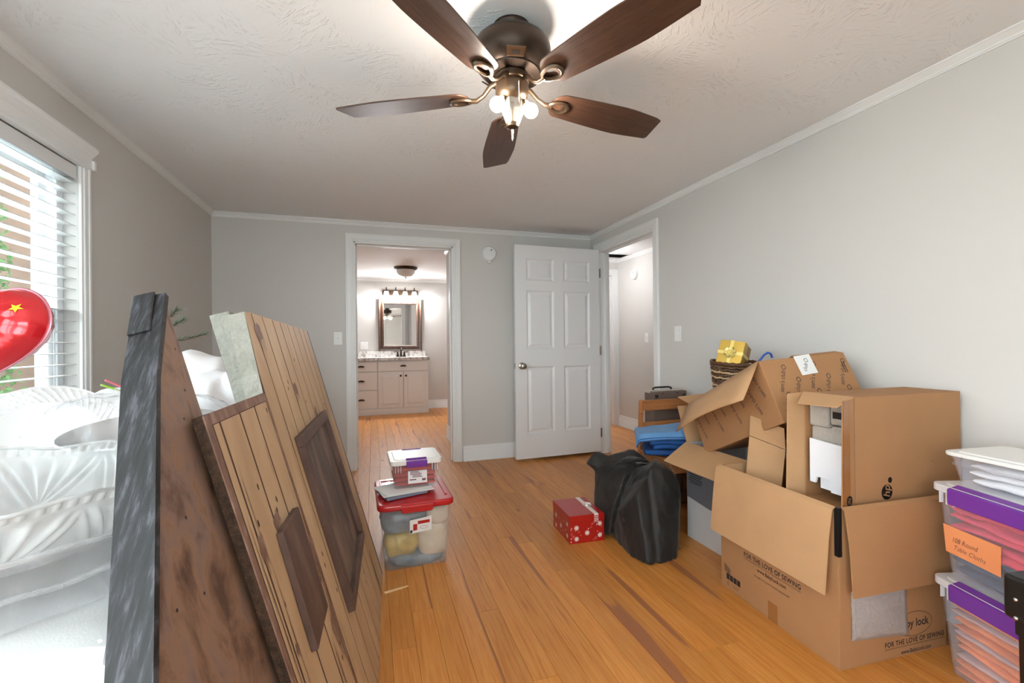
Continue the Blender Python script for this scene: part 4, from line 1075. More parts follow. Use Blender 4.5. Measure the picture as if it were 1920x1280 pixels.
# --- wicker basket and gold gift box in the mouth of the tilted carton
bs = thing('wicker_basket', 'dark woven wicker basket standing in the tilted carton', 'basket', (1.915, 2.02, 0.745), (R(4), 0, 0))
HB = .265
def brad(z): return .085+.045*(z/HB)**.8
for k in range(18):
    a = 2*PI*k/18
    MB().tube([(brad(z)*math.cos(a), brad(z)*math.sin(a), z) for z in [HB*i/6 for i in range(7)]], .0035, 5).obj('stake', 'wicker', bs)
for j in range(17):
    z = .008+j*.0152; mb = MB(); pts = []
    for i in range(72):
        a = 2*PI*i/72
        r_ = brad(z)+.0045*math.sin(9*a+(PI if j % 2 else 0))
        pts.append((r_*math.cos(a), r_*math.sin(a), z+.002*math.sin(18*a)))
    mb.tube(pts, .0058, 5, closed=True)
    mb.obj('weave_row', 'wicker_light' if j in (9, 12, 14) else 'wicker', bs, smooth=60)
for s_ in (0, 1):
    MB().tube([(brad(HB)*1.01*math.cos(2*PI*i/48), brad(HB)*1.01*math.sin(2*PI*i/48), HB+.004+.004*math.sin(12*2*PI*i/48+s_*PI)) for i in range(48)], .0075, 7, closed=True).obj('rim', 'wicker', bs, smooth=60)
MB().lathe([(.001, 0), (.086, 0), (.086, .006), (.001, .006)], 24, cap=False).obj('bottom', 'wicker', bs)
gf = thing('gold_gift_box', 'gold gift box with yellow ribbon bow leaning in the basket', 'gift box', (1.955, 2.045, 1.030))
_z = Vector((-.84, -.42, .34)).normalized(); _x = Vector((.45, -.87, -.12))
gf.rotation_euler = frame((0, 0, 0), _x, _z.cross(_x.normalized())).to_euler()
gw, gd, gh = .125, .135, .115
MB().box(-gw/2, gw/2, -gd/2, gd/2, 0, gh).obj('box', 'gold_side', gf, bevel=.002)
MB().box(-gw/2-.002, gw/2+.002, -gd/2-.002, gd/2+.002, gh*.55, gh+.003).obj('lid', 'gold', gf, bevel=.002)
for a, b_ in (((-.009, .009), (-gd/2-.003, gd/2+.003)), ((-gw/2-.003, gw/2+.003), (-.009, .009))):
    MB().box(a[0], a[1], b_[0], b_[1], gh*.2, gh+.0042).obj('ribbon', 'gold_ribbon', gf)
bw_ = MB()
for k in range(6):
    a = 2*PI*k/6+.3; d = Vector((math.cos(a), math.sin(a), 0)); s_ = Vector((-d.y, d.x, 0))*.008
    for u in range(6):
        t0, t1 = u/6, (u+1)/6
        f_ = lambda t_: d*.040*math.sin(PI*t_)**.8*(.5+.5*t_) + Vector((0, 0, gh+.005+.026*math.sin(2*PI*t_)*.5+.010*math.sin(PI*t_)))
        bw_.add([f_(t0)-s_, f_(t0)+s_, f_(t1)+s_, f_(t1)-s_], [(0, 1, 2, 3)])
bw_.obj('bow', 'gold_ribbon', gf, recalc=False, solid=.0012)
bh_ = thing('blue_hook', 'small blue plastic hook beside the gold gift box', 'hook', (2.045, 1.95, 0.995))
MB().tube([(-.10, .04, -.30), (-.02, .015, .02), (.005, 0, .06), (.02, -.01, .072), (.04, -.01, .066), (.05, -.01, .045)], .006, 8).obj('hook', plain('blue_plastic', lin(50, 96, 190), .35), bh_, smooth=60)

# --- chair, brown case and folded blanket
chr_ = thing('wooden_chair', 'small oak slat-back chair standing behind the blanket', 'chair', (1.89, 2.45, 0))
for x0, s_ in ((-.17, -1), (.20, 1)):
    q = MB().hexa([(x0-.013, .20, 0), (x0+.013, .20, 0), (x0+.013, .235, 0), (x0-.013, .235, 0), (x0-.013+s_*.004, .165, .745), (x0+.013+s_*.004, .165, .745), (x0+.013+s_*.004, .188, .745), (x0-.013+s_*.004, .188, .745)])
    q.obj('back_post', 'oak', chr_, bevel=.004)
    MB().box(x0-.014, x0+.014, -.155, -.127, 0, .40).obj('leg', 'oak', chr_, bevel=.003)
    MB().box(x0-.008, x0+.008, -.127, .20, .12, .15).obj('stretcher', 'oak', chr_, bevel=.003)
    MB().box(x0-.01, x0+.01, -.127, .20, .34, .40).obj('side_rail', 'oak', chr_)
MB().box(-.158, .188, .167, .182, .672, .742).obj('top_rail', 'oak', chr_, bevel=.004)
MB().box(-.158, .188, .174, .189, .545, .595).obj('back_slat', 'oak', chr_, bevel=.004)
MB().box(-.19, .22, -.17, .20, .40, .42).obj('seat', 'oak', chr_, bevel=.006)
MB().box(-.158, .188, -.15, -.13, .34, .40).obj('front_rail', 'oak', chr_)
cs = thing('upright_case', 'dark brown upright case with black handle behind the chair', 'case', (2.005, 2.755, 0))
MB().box(-.145, .130, -.06, .05, .004, .785).obj('shell', 'case_brown', cs, bevel=.006)
MB().box(-.146, .131, -.02, .052, .772, .790).obj('rim', 'case_rim', cs, bevel=.003)
MB().tube([(-.10, .01, .79), (-.10, .01, .802), (-.08, .01, .808), (.03, .01, .808), (.05, .01, .802), (.05, .01, .79)], .007, 8).obj('handle', 'black', cs, smooth=60)
for x in (-.122, .104): MB().lathe([(.012, 0), (.012, .006), (.008, .009)], 14, Matrix.Translation((x, -.06, .755)) @ Matrix.Rotation(R(90), 4, 'X')).obj('rubber_foot', 'black', cs, smooth=40)
for x in (-.07, .05): MB().lathe([(.005, 0), (.005, .003)], 10, Matrix.Translation((x, -.06, .772)) @ Matrix.Rotation(R(90), 4, 'X')).obj('rivet', 'black', cs)
# quilted moving blanket, folded over itself on the chair seat
qb = thing('quilted_blanket', 'blue quilted moving blanket folded on the chair seat', 'blanket', (1.835, 2.465, 0.421), (0, 0, R(-30)))
def fold_layer(x0, x1, y0, y1, z0, z1, lift, mat, nm, seed):
    rs = random.Random(seed); mb = MB()
    prof_n = 18
    def fn(u, v):
        # closed rounded-slab section in y-z, swept along x
        a = 2*PI*v; sx, sy = math.cos(a), math.sin(a)
        e = .35
        yy = (abs(sx)**e)*(1 if sx > 0 else -1); zz_ = (abs(sy)**.8)*(1 if sy > 0 else -1)
        sh = .93 if 0 < u < 1 else .0
        yv = (y0+y1)/2+(y1-y0)/2*yy*sh; zv = (z0+z1)/2+(z1-z0)/2*zz_*sh
        xv = x0+(x1-x0)*u
        wv = .010*noise.noise((xv*9, yv*9, seed*3.1))+.006*math.sin(xv*70+seed)*(1 if sy > 0 else .2)*.25
        return (xv+.012*noise.noise((yv*14, zv*30, seed)), yv, zv+lift*(u-.5)+wv)
    mb.grid(fn, 40, prof_n*2, cv=True)
    return mb.obj(nm, mat, qb, smooth=70)
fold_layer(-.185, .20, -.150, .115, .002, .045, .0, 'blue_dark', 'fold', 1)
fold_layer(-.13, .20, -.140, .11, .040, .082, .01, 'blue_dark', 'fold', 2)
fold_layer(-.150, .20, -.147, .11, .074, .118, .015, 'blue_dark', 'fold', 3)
# top layer drapes down over the left end
tl = MB()
def topf(u, v):
    s_ = u*0.47
    # the free left end curls down a little, the rest lies across the pile rising to the right
    if s_ < .05:
        a = s_/.05*PI/2; x, z = -.225+.03*(1-math.cos(a)), .100+.036*math.sin(a)
    else: x, z = -.195+(s_-.05)*1.0, .136+(s_-.05)*.10
    y = -.165+.295*v
    z += .0030*abs(math.sin(v*34+u*3)) + .006*noise.noise((x*8, y*8, 4))
    z -= .42*max(0, .14-v)**1.2
    return (x, y, z)
tl.grid(topf, 60, 60)
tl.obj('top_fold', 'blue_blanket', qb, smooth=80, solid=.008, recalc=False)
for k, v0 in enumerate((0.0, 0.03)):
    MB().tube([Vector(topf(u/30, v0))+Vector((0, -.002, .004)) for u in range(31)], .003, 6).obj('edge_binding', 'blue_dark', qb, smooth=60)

# --- black soft bag
def soft_body(shapes, voxel, name, mat, parent, wr=None, smooth_it=6):
    bm = bmesh.new()
    for (c_, s_, rot_, e) in shapes:
        mtx = Matrix.Translation(c_) @ Euler(rot_).to_matrix().to_4x4()
        tb = bmesh.new(); bmesh.ops.create_icosphere(tb, subdivisions=4, radius=1)
        for v in tb.verts:
            p = v.co
            q = Vector([math.copysign(abs(k)**e, k) for k in p])
            q = Vector((q.x*s_[0], q.y*s_[1], q.z*s_[2])); v.co = mtx @ q
        me_ = bpy.data.meshes.new('t'); tb.to_mesh(me_); tb.free(); bm.from_mesh(me_); bpy.data.meshes.remove(me_)
    me = bpy.data.meshes.new(name); bm.to_mesh(me); bm.free()
    o = bpy.data.objects.new(name, me); COL.objects.link(o)
    md = o.modifiers.new('r', 'REMESH'); md.mode = 'VOXEL'; md.voxel_size = voxel
    ms = o.modifiers.new('s', 'SMOOTH'); ms.factor = .5; ms.iterations = smooth_it
    dg = bpy.context.evaluated_depsgraph_get(); dg.update()
    m2_ = bpy.data.meshes.new_from_object(o.evaluated_get(dg))
    bpy.data.objects.remove(o); bpy.data.meshes.remove(me)
    if wr:
        ns_ = [v.normal.copy() for v in m2_.vertices]
        for v, n_ in zip(m2_.vertices, ns_): v.co += n_*wr(v.co, n_)
        for v in m2_.vertices:
            if v.co.z < 0.001: v.co.z = 0.001
    return link(name, m2_, mat, parent, smooth=180)
bg = thing('black_bag', 'slumped black fabric duffel bag on the floor', 'bag', (1.42, 2.35, 0))
def bag_wr(p, n_):
    w = 0
    w += .020*(.5-abs(noise.noise((p.x*5+p.y*2, p.y*4, p.z*2.2+3))))
    w += .010*(.5-abs(noise.noise((p.x*13, p.y*11, p.z*5+7))))
    w += .004*noise.noise((p.x*30, p.y*30, p.z*18))
    # vertical seam crease between the two masses
    d_ = (p.x-.02-.10*(p.z-.2)) + .25*(p.y+.2)
    w -= .020*math.exp(-(d_/.022)**2)*(1 if p.z < .40 and p.y < .05 else 0)
    return w
def hull_body(hulls, voxel, name, mat, parent, wr, smooth_it):
    bm = bmesh.new()
    for pts in hulls:
        tb = bmesh.new()
        for p in pts: tb.verts.new(p)
        bmesh.ops.convex_hull(tb, input=tb.verts)
        me_ = bpy.data.meshes.new('t'); tb.to_mesh(me_); tb.free(); bm.from_mesh(me_); bpy.data.meshes.remove(me_)
    me = bpy.data.meshes.new(name); bm.to_mesh(me); bm.free()
    o = bpy.data.objects.new(name, me); COL.objects.link(o)
    md = o.modifiers.new('r', 'REMESH'); md.mode = 'VOXEL'; md.voxel_size = voxel
    ms = o.modifiers.new('s', 'SMOOTH'); ms.factor = .5; ms.iterations = smooth_it
    dg = bpy.context.evaluated_depsgraph_get(); dg.update()
    m2_ = bpy.data.meshes.new_from_object(o.evaluated_get(dg))
    bpy.data.objects.remove(o); bpy.data.meshes.remove(me)
    ns_ = [v.normal.copy() for v in m2_.vertices]
    for v, n_ in zip(m2_.vertices, ns_): v.co += n_*wr(v.co, n_)
    for v in m2_.vertices:
        if v.co.z < .001: v.co.z = .001
    return link(name, m2_, mat, parent, smooth=180)
front_mass = [(-.064, -.23, .32), (.06, -.18, .44), (.124, -.13, .459), (.178, -.21, .415), (.211, -.23, .349), (.169, -.27, .05), (.087, -.35, .0), (-.021, -.374, .0), (-.098, -.371, .012), (-.121, -.262, .0), (-.12, -.13, .19), (-.09, -.02, .0), (.20, .02, .0), (.22, .0, .36), (.05, .02, .36)]
back_mass = [(-.137, -.05, .03), (-.13, .10, .0), (-.128, .15, .175), (-.108, .17, .34), (.011, .15, .441), (.131, .10, .47), (.20, .02, .40), (-.03, -.06, .37), (-.115, -.06, .20), (.20, .20, .0), (.20, .20, .35), (-.05, .25, .02), (-.03, .25, .40)]
lobe = [(-.150, .19, .382), (-.135, .24, .37), (-.108, .17, .335), (-.10, .20, .432), (-.049, .22, .452), (.0, .16, .43), (.0, .20, .35), (-.06, .13, .36)]
ridge = [(-.03, .12, .36), (.0, .05, .43), (.06, -.06, .455), (.12, -.10, .455), (.10, .05, .44), (.05, .10, .36)]
def bag_wr(p, n_):
    w = .016*(.5-abs(noise.noise((p.x*6+p.y*3, p.y*5, p.z*2.0+3))))
    w += .012*(.5-abs(noise.noise((p.x*11+p.z*4, p.y*9, p.z*4+7))))
    w += .004*(.5-abs(noise.noise((p.x*26, p.y*24, p.z*14))))
    d_ = (p.x+.02-.22*(p.z-.2)) + .1*(p.y+.2)
    w -= .012*math.exp(-(d_/.014)**2)*(1 if p.y < -.1 else 0)
    return w-.008
hull_body([front_mass, back_mass, lobe, ridge], .0085, 'body', 'bag_black', bg, bag_wr, 5)
MB().tube([(.0, -.12, .452), (.06, -.155, .452), (.122, -.132, .466), (.165, -.185, .440), (.195, -.215, .40)], .0028, 6).obj('piping', 'zipper', bg, smooth=60)
st = MB(); rows = []
for (p, w) in (((-.11, .13, .375), (.02, .01, .0)), ((-.07, .06, .405), (.02, .012, 0)), ((-.02, .0, .425), (.02, .012, 0)), ((.03, -.05, .445), (.02, .01, 0))):
    rows.append((Vector(p)-Vector(w), Vector(p)+Vector(w)))
st.add([q for r_ in rows for q in r_], [(2*i, 2*i+1, 2*i+3, 2*i+2) for i in range(len(rows)-1)])
st.obj('strap', 'strap_black', bg, solid=.004, recalc=False, sub=2)

# --- red snowflake gift box
gb = thing('snowflake_gift_box', 'red gift box printed with white snowflakes on the floor beside the black bag', 'gift box', (1.052, 2.330, 0), (0, 0, R(-3)))
W_, D_, H_ = .215, .28, .157
MB().box(.002, W_-.002, .002, D_-.002, 0, H_-.03).obj('box', 'gift_red', gb, bevel=.002)
MB().box(0, W_, 0, D_, H_-.036, H_).obj('lid', 'gift_red', gb, bevel=.002)
def flake(mb, o, X, Z, r):
    for k in range(8):
        a = PI*k/8; X_, Z_ = Vector(X), Vector(Z)
        d = X_*math.cos(a)+Z_*math.sin(a); e = -X_*math.sin(a)+Z_*math.cos(a)
        quad(mb, o, d, e, 2*r, r*.16, lift=.0006+.00005*k)
for nm, o0, X_, n_, L_ in (('near', (0, .002, 0), (1, 0, 0), 0, W_), ('left', (.002, D_, 0), (0, -1, 0), 1, D_)):
    sf = MB(); pk_ = MB(); rs = random.Random(5+n_)
    for (u, v, r_) in ((.20, .75, .015), (.20, .22, .014), (.50, .47, .015), (.86, .86, .014), (.86, .30, .014)):
        flake(sf, Vector(o0)+Vector(X_)*u*L_+Vector((0, 0, v*(H_-.04))), X_, (0, 0, 1), r_)
    for k in range(26):
        u, v = rs.uniform(.04, .96), rs.uniform(.06, .95)
        if rs.random() < .5: disc(sf, Vector(o0)+Vector(X_)*u*L_+Vector((0, 0, v*(H_-.04))), X_, (0, 0, 1), rs.uniform(.0018, .0035), 10)
        else: ringgeo(pk_, Vector(o0)+Vector(X_)*u*L_+Vector((0, 0, v*(H_-.04))), X_, (0, 0, 1), .006, .006, .002, 14)
    sf.obj('printed_snowflake', 'snow', gb, recalc=False)['kind'] = 'stuff'; pk_.obj('printed_ring', 'snow_pink', gb, recalc=False)['kind'] = 'stuff'
rb_ = MB(); 
rb_.box(.150, .176, -.002, D_+.002, H_, H_+.0012).box(.150, .176, -.0022, -.0008, H_-.045, H_)
rbo = rb_.obj('ribbon', 'snow', gb)
for k in range(4): MB().box(.150, .176, -.0030, -.0022, H_-.042+k*.010, H_-.037+k*.010).obj('ribbon_stripe', 'gift_red', rbo)
kn = MB()
for k in range(5):
    a = 2*PI*k/5+.4; d = Vector((math.cos(a), math.sin(a), 0)); s_ = Vector((-d.y, d.x, 0))*.009; c_ = Vector((.163, .13, H_+.002))
    for u in range(5):
        f_ = lambda t_: c_+d*.035*math.sin(PI*t_)**.8*(.4+.6*t_)+Vector((0, 0, .014*math.sin(2*PI*t_)*.5+.010*math.sin(PI*t_)))
        kn.add([f_(u/5)-s_, f_(u/5)+s_, f_((u+1)/5)+s_, f_((u+1)/5)-s_], [(0, 1, 2, 3)])
kn.obj('bow', 'snow', gb, recalc=False, solid=.001)

# --- latching storage bins
def tapered(mb, w, d, h, tp, t=.003, r=.02):
    """thin-walled open bin with tapered sides, centred, z 0..h"""
    n = 4
    def ring(z, ww, dd):
        o = []
        for sx, sy, a0 in ((1, 1, 0), (-1, 1, PI/2), (-1, -1, PI), (1, -1, 1.5*PI)):
            for k in range(n+1):
                a = a0+PI/2*k/n
                o.append((sx*(ww/2-r)+r*math.cos(a), sy*(dd/2-r)+r*math.sin(a), z))
        return o
    A = [ring(0, w-2*tp, d-2*tp), ring(h, w, d), ring(h, w-2*t, d-2*t), ring(t, w-2*tp-2*t, d-2*tp-2*t)]
    K = len(A[0]); vs = [p for q in A for p in q]; fs = [tuple(range(K))[::-1], tuple(range(3*K, 4*K))]
    for k in range(3):
        for i in range(K):
            fs.append((k*K+i, k*K+(i+1) % K, (k+1)*K+(i+1) % K, (k+1)*K+i))
    return mb.add(vs, fs)
def latch_bin(loc, rz, label, w, d, h, tp, latch_mat='purple', lid_mat='lid_clear', body_mat='bin_clear', lat=(-.3, .3), drop=.040):
    t = thing('storage_bin', label, 'storage bin', loc, (0, 0, rz))
    tapered(MB(), w, d, h, tp).obj('body', body_mat, t, smooth=30)
    MB().rbox(-w/2-.012, w/2+.012, -d/2-.012, d/2+.012, h-.008, h+.016, .028).rbox(-w/2+.01, w/2-.01, -d/2+.01, d/2-.01, h+.014, h+.019, .03).obj('lid', lid_mat, t, smooth=30, bevel=.003)
    for s_ in (-1, 1):
        y = s_*(d/2+.012)
        q = MB(); y0, y1 = sorted((y-s_*.030, y+s_*.006))
        q.hexa([(lat[0]*w, y+s_*.008, h-drop), (lat[1]*w, y+s_*.008, h-drop), (lat[1]*w, y-s_*.004, h-drop), (lat[0]*w, y-s_*.004, h-drop),
                (lat[0]*w, y+s_*.009, h+.012), (lat[1]*w, y+s_*.009, h+.012), (lat[1]*w, y-s_*.030, h+.024), (lat[0]*w, y-s_*.030, h+.024)])
        q.obj('latch', latch_mat, t, bevel=.003)
        for sg in (-1, 1):
            for k in range(3):
                x = sg*(w*.33+k*w*.055)
                MB().box(x-.0015, x+.0015, min(y-s_*.013, y), max(y-s_*.013, y), h-.045, h-.008).obj('rib', 'lid_clear', t)
    return t
BA = R(-90-16)
def place(cx, cy): return cx, cy
# long axis direction (-sin16, -cos16); far-left top corner at about (1.878, 1.075)
ux, uy = math.cos(BA), math.sin(BA)          # along long side, towards the camera
px, py = -uy, ux                              # across, towards the right wall
WB, DB = .42, .28
cbx, cby = 1.868+ux*WB/2+px*DB/2, 1.065+uy*WB/2+py*DB/2
H1 = .300
b1 = latch_bin((cbx, cby, 0), BA, 'clear bin packed with orange cloths, at the bottom of the stack', WB, DB, H1, .022, lat=(-.36, .20))
b2 = latch_bin((cbx, cby, H1+.021), BA, 'clear bin holding pink cloths with an orange paper note, middle of the stack', WB, DB, H1, .022, lat=(-.36, .20))
def cloth_pile(name, label, cat, loc, rz, w, d, layers, mats, hh, seed, wob=.006, sub_name='fold'):
    t = thing(name, label, cat, loc, (0, 0, rz)); rs = random.Random(seed); z = 0
    for k in range(layers):
        h_ = hh*rs.uniform(.8, 1.2); ph = rs.uniform(0, 9); shx, shy = rs.uniform(-.006, .002), rs.uniform(-.006, .006)
        mb = MB(); ww, dd = w/2*rs.uniform(.93, 1), d/2*rs.uniform(.94, 1)
        def fn(u, v):
            a = 2*PI*v; sx, sy = math.cos(a), math.sin(a)
            X_ = -ww*math.cos(PI*u); e = max(0.0, math.sin(PI*u))**.4
            yy = math.copysign(abs(sx)**.4, sx)*dd*(.94+.06*e); zz_ = math.copysign(abs(sy)**.9, sy)*h_/2*(.02+.98*e)
            wv = wob*(noise.noise((X_*10+ph, yy*10, k*.7))+.6*noise.noise((X_*25, yy*25, k*.7+ph)))
            return (X_+shx, yy+shy, z+h_/2+zz_+wv)
        mb.grid(fn, 26, 28, cv=True)
        mb.obj(sub_name, mats[k % len(mats)] if not isinstance(mats, dict) else mats[k], t, smooth=80)
        z += h_*.93
    return t
bl_w, bl_d = WB-.042, DB-.046
cloth_pile('folded_cloths', 'orange cloths folded in clear plastic sleeves in the bottom bin', 'cloth', (cbx, cby, .010), BA, bl_w, bl_d, 11, ['orange_cloth', 'orange_cloth', plain('sleeve', lin(206, 178, 176), .25, bump=.3, bscale=30)], .0250, 21, .007)
cloth_pile('folded_cloth', 'dark blue cloth folded in the bottom half of the middle bin', 'cloth', (cbx, cby, H1+.031), BA, bl_w-.006, bl_d-.006, 3, ['navy'], .036, 22, .004)
cloth_pile('folded_cloths', 'bright pink tablecloths folded over the dark blue cloth', 'cloth', (cbx, cby, H1+.031+.098), BA, bl_w+.012, bl_d+.012, 5, ['pink_cloth'], .031, 23, .012)
# handwritten note stuck on the bin's near long side (local y = -d/2 side)
nt_ = MB()
yA = lambda z: -(DB/2-.022+.022*z/H1)-.0015
nt_.add([(-.192, yA(.180), .180), (-.012, yA(.178), .178), (-.020, yA(.082), .082), (-.190, yA(.086), .086)][::-1], [(0, 1, 2, 3)])
note = nt_.obj('paper_note', 'note_orange', b2, recalc=False, solid=.0008)
hw = MB(); tx = (1, 0, .0); ty = (.0, -.073, 1)
put_text(hw, '108 Round', .026, (-.125, yA(.137)-.0008, .137), tx, ty, shear=.4, bold=-.0004, width=.082, lift=.0008)
put_text(hw, 'Table Cloths', .024, (-.112, yA(.110)-.0008, .110), (1, 0, -.03), ty, shear=.4, bold=-.0004, width=.098, lift=.0008)
hw.obj('handwriting', 'ink_blue', note, recalc=False)
zs = 2*(H1+.021)
sh_ = thing('shallow_bin', 'shallow clear bin with a white lid on top of the stack', 'storage bin', (cbx+.022, cby-.012, zs), (0, 0, R(-90-6)))
tapered(MB(), .40, .26, .105, .020).obj('body', 'bin_clear', sh_, smooth=30)
MB().rbox(-.212, .212, -.142, .142, .100, .113, .03).rbox(-.19, .19, -.12, .12, .111, .117, .03).obj('lid', 'plastic_white', sh_, smooth=30, bevel=.003)
MB().rbox(-.201, .201, -.131, .131, .070, .074, .03).obj('rim_step', 'bin_clear', sh_, smooth=30)
cloth_pile('white_linen', 'white linen folded inside the shallow top bin', 'cloth', (cbx+.022, cby-.012, zs+.004), R(-96), .33, .19, 3, ['white_cloth'], .029, 24, .006)

# --- black nail-head stool cut by the frame's corner
so_ = thing('nailhead_stool', 'black upholstered stool with silver nailheads and dark wood legs', 'stool', (1.364, .655, 0), (0, 0, R(-97)))
# local x runs from the far-left corner towards the camera, local y towards the right wall
MB().rbox(0, .40, 0, .40, .505, .602, .012).obj('seat', 'leather', so_, smooth=30, bevel=.008, seg=3)
MB().rbox(.012, .388, .012, .388, .47, .51, .010).obj('apron', 'leather', so_, smooth=30)
MB().grid(lambda u, v: (.005+.39*u, .005+.39*v, .600+.008*(1-(2*u-1)**4)*(1-(2*v-1)**4)), 16, 16).obj('cushion', 'leather', so_, smooth=80)
for k in range(13):
    for z, x0 in ((.553, .026), (.512, .026)):
        MB().lathe([(.0048, 0), (.0040, .0025), (.0018, .0038), (.0002, .0042)], 12, Matrix.Translation((x0+.029*k, -.0002, z)) @ Matrix.Rotation(R(90), 4, 'X'), cap=False).obj('nailhead', 'steel', so_, smooth=80)
for x in (.018, .352):
    for y in (.018, .352): MB().hexa([(x+.004, y+.004, 0), (x+.026, y+.004, 0), (x+.026, y+.026, 0), (x+.004, y+.026, 0), (x, y, .47), (x+.03, y, .47), (x+.03, y+.03, .47), (x, y+.03, .47)]).obj('leg', 'stool_wood', so_, bevel=.002)
# ================================================================== left side: leaning stage flats
PO = Vector((.046, 2.338, 0)); E1 = Vector((-.0419, -.99912, 0)); E2 = Vector((-.26802, .01124, .96335)); EN = Vector((.9625, -.04037, .26825))
def PP(a, b_, off=0.0): return PO + E1*a + E2*b_ - EN*off
def flat_poly(pts, off0, off1):
    """polygon given in (along, up) on the leaning plane, between two depths behind its face"""
    return MB().prism([PP(a, b_, off0) for a, b_ in pts], -EN*(off1-off0))
PM = frame(PO, -E1, E2)       # local x along, y up, z out of the face

plain('groove', lin(80, 52, 40), .8)
pb = thing('plank_panel', 'tan painted plank-look stage flat with brown window frame leaning on the table', 'stage panel', PO)
BT = .0014     # boards stand proud of the backing
flat_poly([(0, .0), (0, 1.244), (.935, 1.276), (.998, 1.043), (.998, .0)], BT, .045).obj('core', 'panel_grey', pb, world=True)
flat_poly([(.998, .004), (.998, 1.043), (1.398, 1.045), (1.385, .004)], BT, .020).obj('core', 'panel_dark_edge', pb, world=True)
flat_poly([(.0, .003), (0, 1.243), (.932, 1.275), (.997, 1.043), (.997, .003)], BT-.0006, BT).obj('groove_backing', 'groove', pb, world=True)
flat_poly([(.998, .005), (.998, 1.044), (1.396, 1.044), (1.384, .005)], BT-.0006, BT).obj('groove_backing', 'groove', pb, world=True)
# individual boards
edges = [0.0, .022, .125, .215, .325, .425, .54, .645, .765, .875, .985]
def topb(a):
    return 1.246+.032*a/.935 if a < .93 else 1.276-(a-.935)/.063*.233 if a < .998 else 1.045
for k, (a0, a1) in enumerate(zip(edges, edges[1:])):
    g = .0048
    pts = [(a0+g, .004), (a0+g, topb(a0)), (a1-g, .004)]
    if a1 < .93: poly_ = [(a0+g, .004), (a0+g, topb(a0+g)), (a1-g, topb(a1)), (a1-g, .004)]
    else: poly_ = [(a0+g, .004), (a0+g, topb(a0+g)), (.933, 1.275), (a1-g-.004, 1.10), (a1-g, 1.043), (a1-g, .004)]
    flat_poly(poly_, 0, BT-.0004).obj('board', 'edge_blue' if k == 0 else 'board_tan', pb, world=True)
edges2 = [.998, 1.105, 1.215, 1.335, 1.372]
for k, (a0, a1) in enumerate(zip(edges2, edges2[1:])):
    g = .0055
    flat_poly([(a0+g, .004), (a0+g, 1.022), (a1-g, 1.022), (a1-g, .004)], 0, BT-.0004).obj('board', 'board_tan', pb, world=True)
flat_poly([(1.374, .004), (1.374, 1.045), (1.398, 1.045), (1.386, .004)], 0, BT+.001).obj('border_strip', 'board_border', pb, world=True)
flat_poly([(1.0, 1.024), (1.0, 1.046), (1.372, 1.046), (1.372, 1.024)], 0, BT+.001).obj('border_strip', 'board_border', pb, world=True)
flat_poly([(.985, .004), (.985, 1.043), (.998, 1.043), (.998, .004)], 0, BT+.001).obj('border_strip', 'board_border', pb, world=True)
flat_poly([(.872, .95), (.925, 1.274), (.936, 1.276), (.985, 1.05), (.978, .95)], -.0004, .0).obj('border_strip', 'board_border', pb, world=True) if False else None
# raised window frame with sunken dark pane
fw = .034
for nm, pts in (('frame_rail', [(.29, .852), (.29, .887), (.840, .885), (.840, .851)]), ('frame_rail', [(.298, .322), (.298, .356), (.852, .348), (.852, .314)]),
                ('frame_stile', [(.290, .356), (.290, .852), (.322, .852), (.328, .356)]), ('frame_stile', [(.806, .851), (.840, .851), (.852, .348), (.818, .350)])):
    flat_poly(pts, -.022, 0).obj(nm, 'frame_brown', pb, world=True, bevel=.002)
flat_poly([(.318, .352), (.315, .856), (.812, .856), (.822, .346)], -.006, 0).obj('window_pane', 'window_dark', pb, world=True)
flat_poly([(1.068, .742), (1.236, .744), (1.252, .470), (1.086, .474)], -.016, 0).obj('shutter_board', 'frame_brown', pb, world=True, bevel=.002)
nl = MB()
rs = random.Random(3)
for a, b_ in ((1.02, .68), (1.04, .66), (1.16, .80), (1.18, .78), (1.02, .52), (1.04, .50), (1.03, .34), (1.05, .31), (1.16, .30), (1.25, .86), (1.31, .80), (1.31, .62), (.93, .55), (.94, .52), (.90, .42), (1.02, 1.0), (.70, 1.05), (.72, 1.03), (.5, 1.12), (.52, .96), (.17, .9), (.18, .2), (.20, .17), (.45, .24), (.47, .21), (1.34, .45)):
    m4 = frame(PP(a, b_, -.0003), -E1, E2)
    nl.add([(.004*math.cos(t_), .008*math.sin(t_), .0004) for t_ in [2*PI*i/8 for i in range(8)]], [tuple(range(8))], m4)
nl.obj('painted_nail', 'panel_dark_edge', pb, world=True, recalc=False)['kind'] = 'stuff'
# brushed brown paint smears across the boards
sm_ = MB()
for a, b_, w, h_, tilt in ((1.20, .765, .05, .035, .3), (1.01, .60, .05, .07, .3), (1.03, .40, .045, .08, .2), (1.33, .76, .035, .05, .2), (.62, 1.02, .05, .05, .1), (.40, .90, .04, .05, .1), (.20, .12, .035, .14, .1), (1.32, .53, .02, .02, 0), (.86, 1.22, .07, .05, 0)):
    m4 = frame(PP(a, b_, -.0006), -E1, E2); n_ = 14
    sm_.add([(w*.5*(1+.35*rs.uniform(-1, 1))*math.cos(2*PI*i/n_)+tilt*h_*.5*math.sin(2*PI*i/n_), h_*.5*(1+.35*rs.uniform(-1, 1))*math.sin(2*PI*i/n_), .0004) for i in range(n_)], [tuple(range(n_))], m4)
    for q in range(5):
        x = (q-2)*w*.2; l = h_*rs.uniform(.6, 1.3)
        sm_.add([(x-.003, 0, .0005), (x+.003, 0, .0005), (x+.001, -l, .0005), (x-.001, -l, .0005)], [(0, 1, 2, 3)], m4)
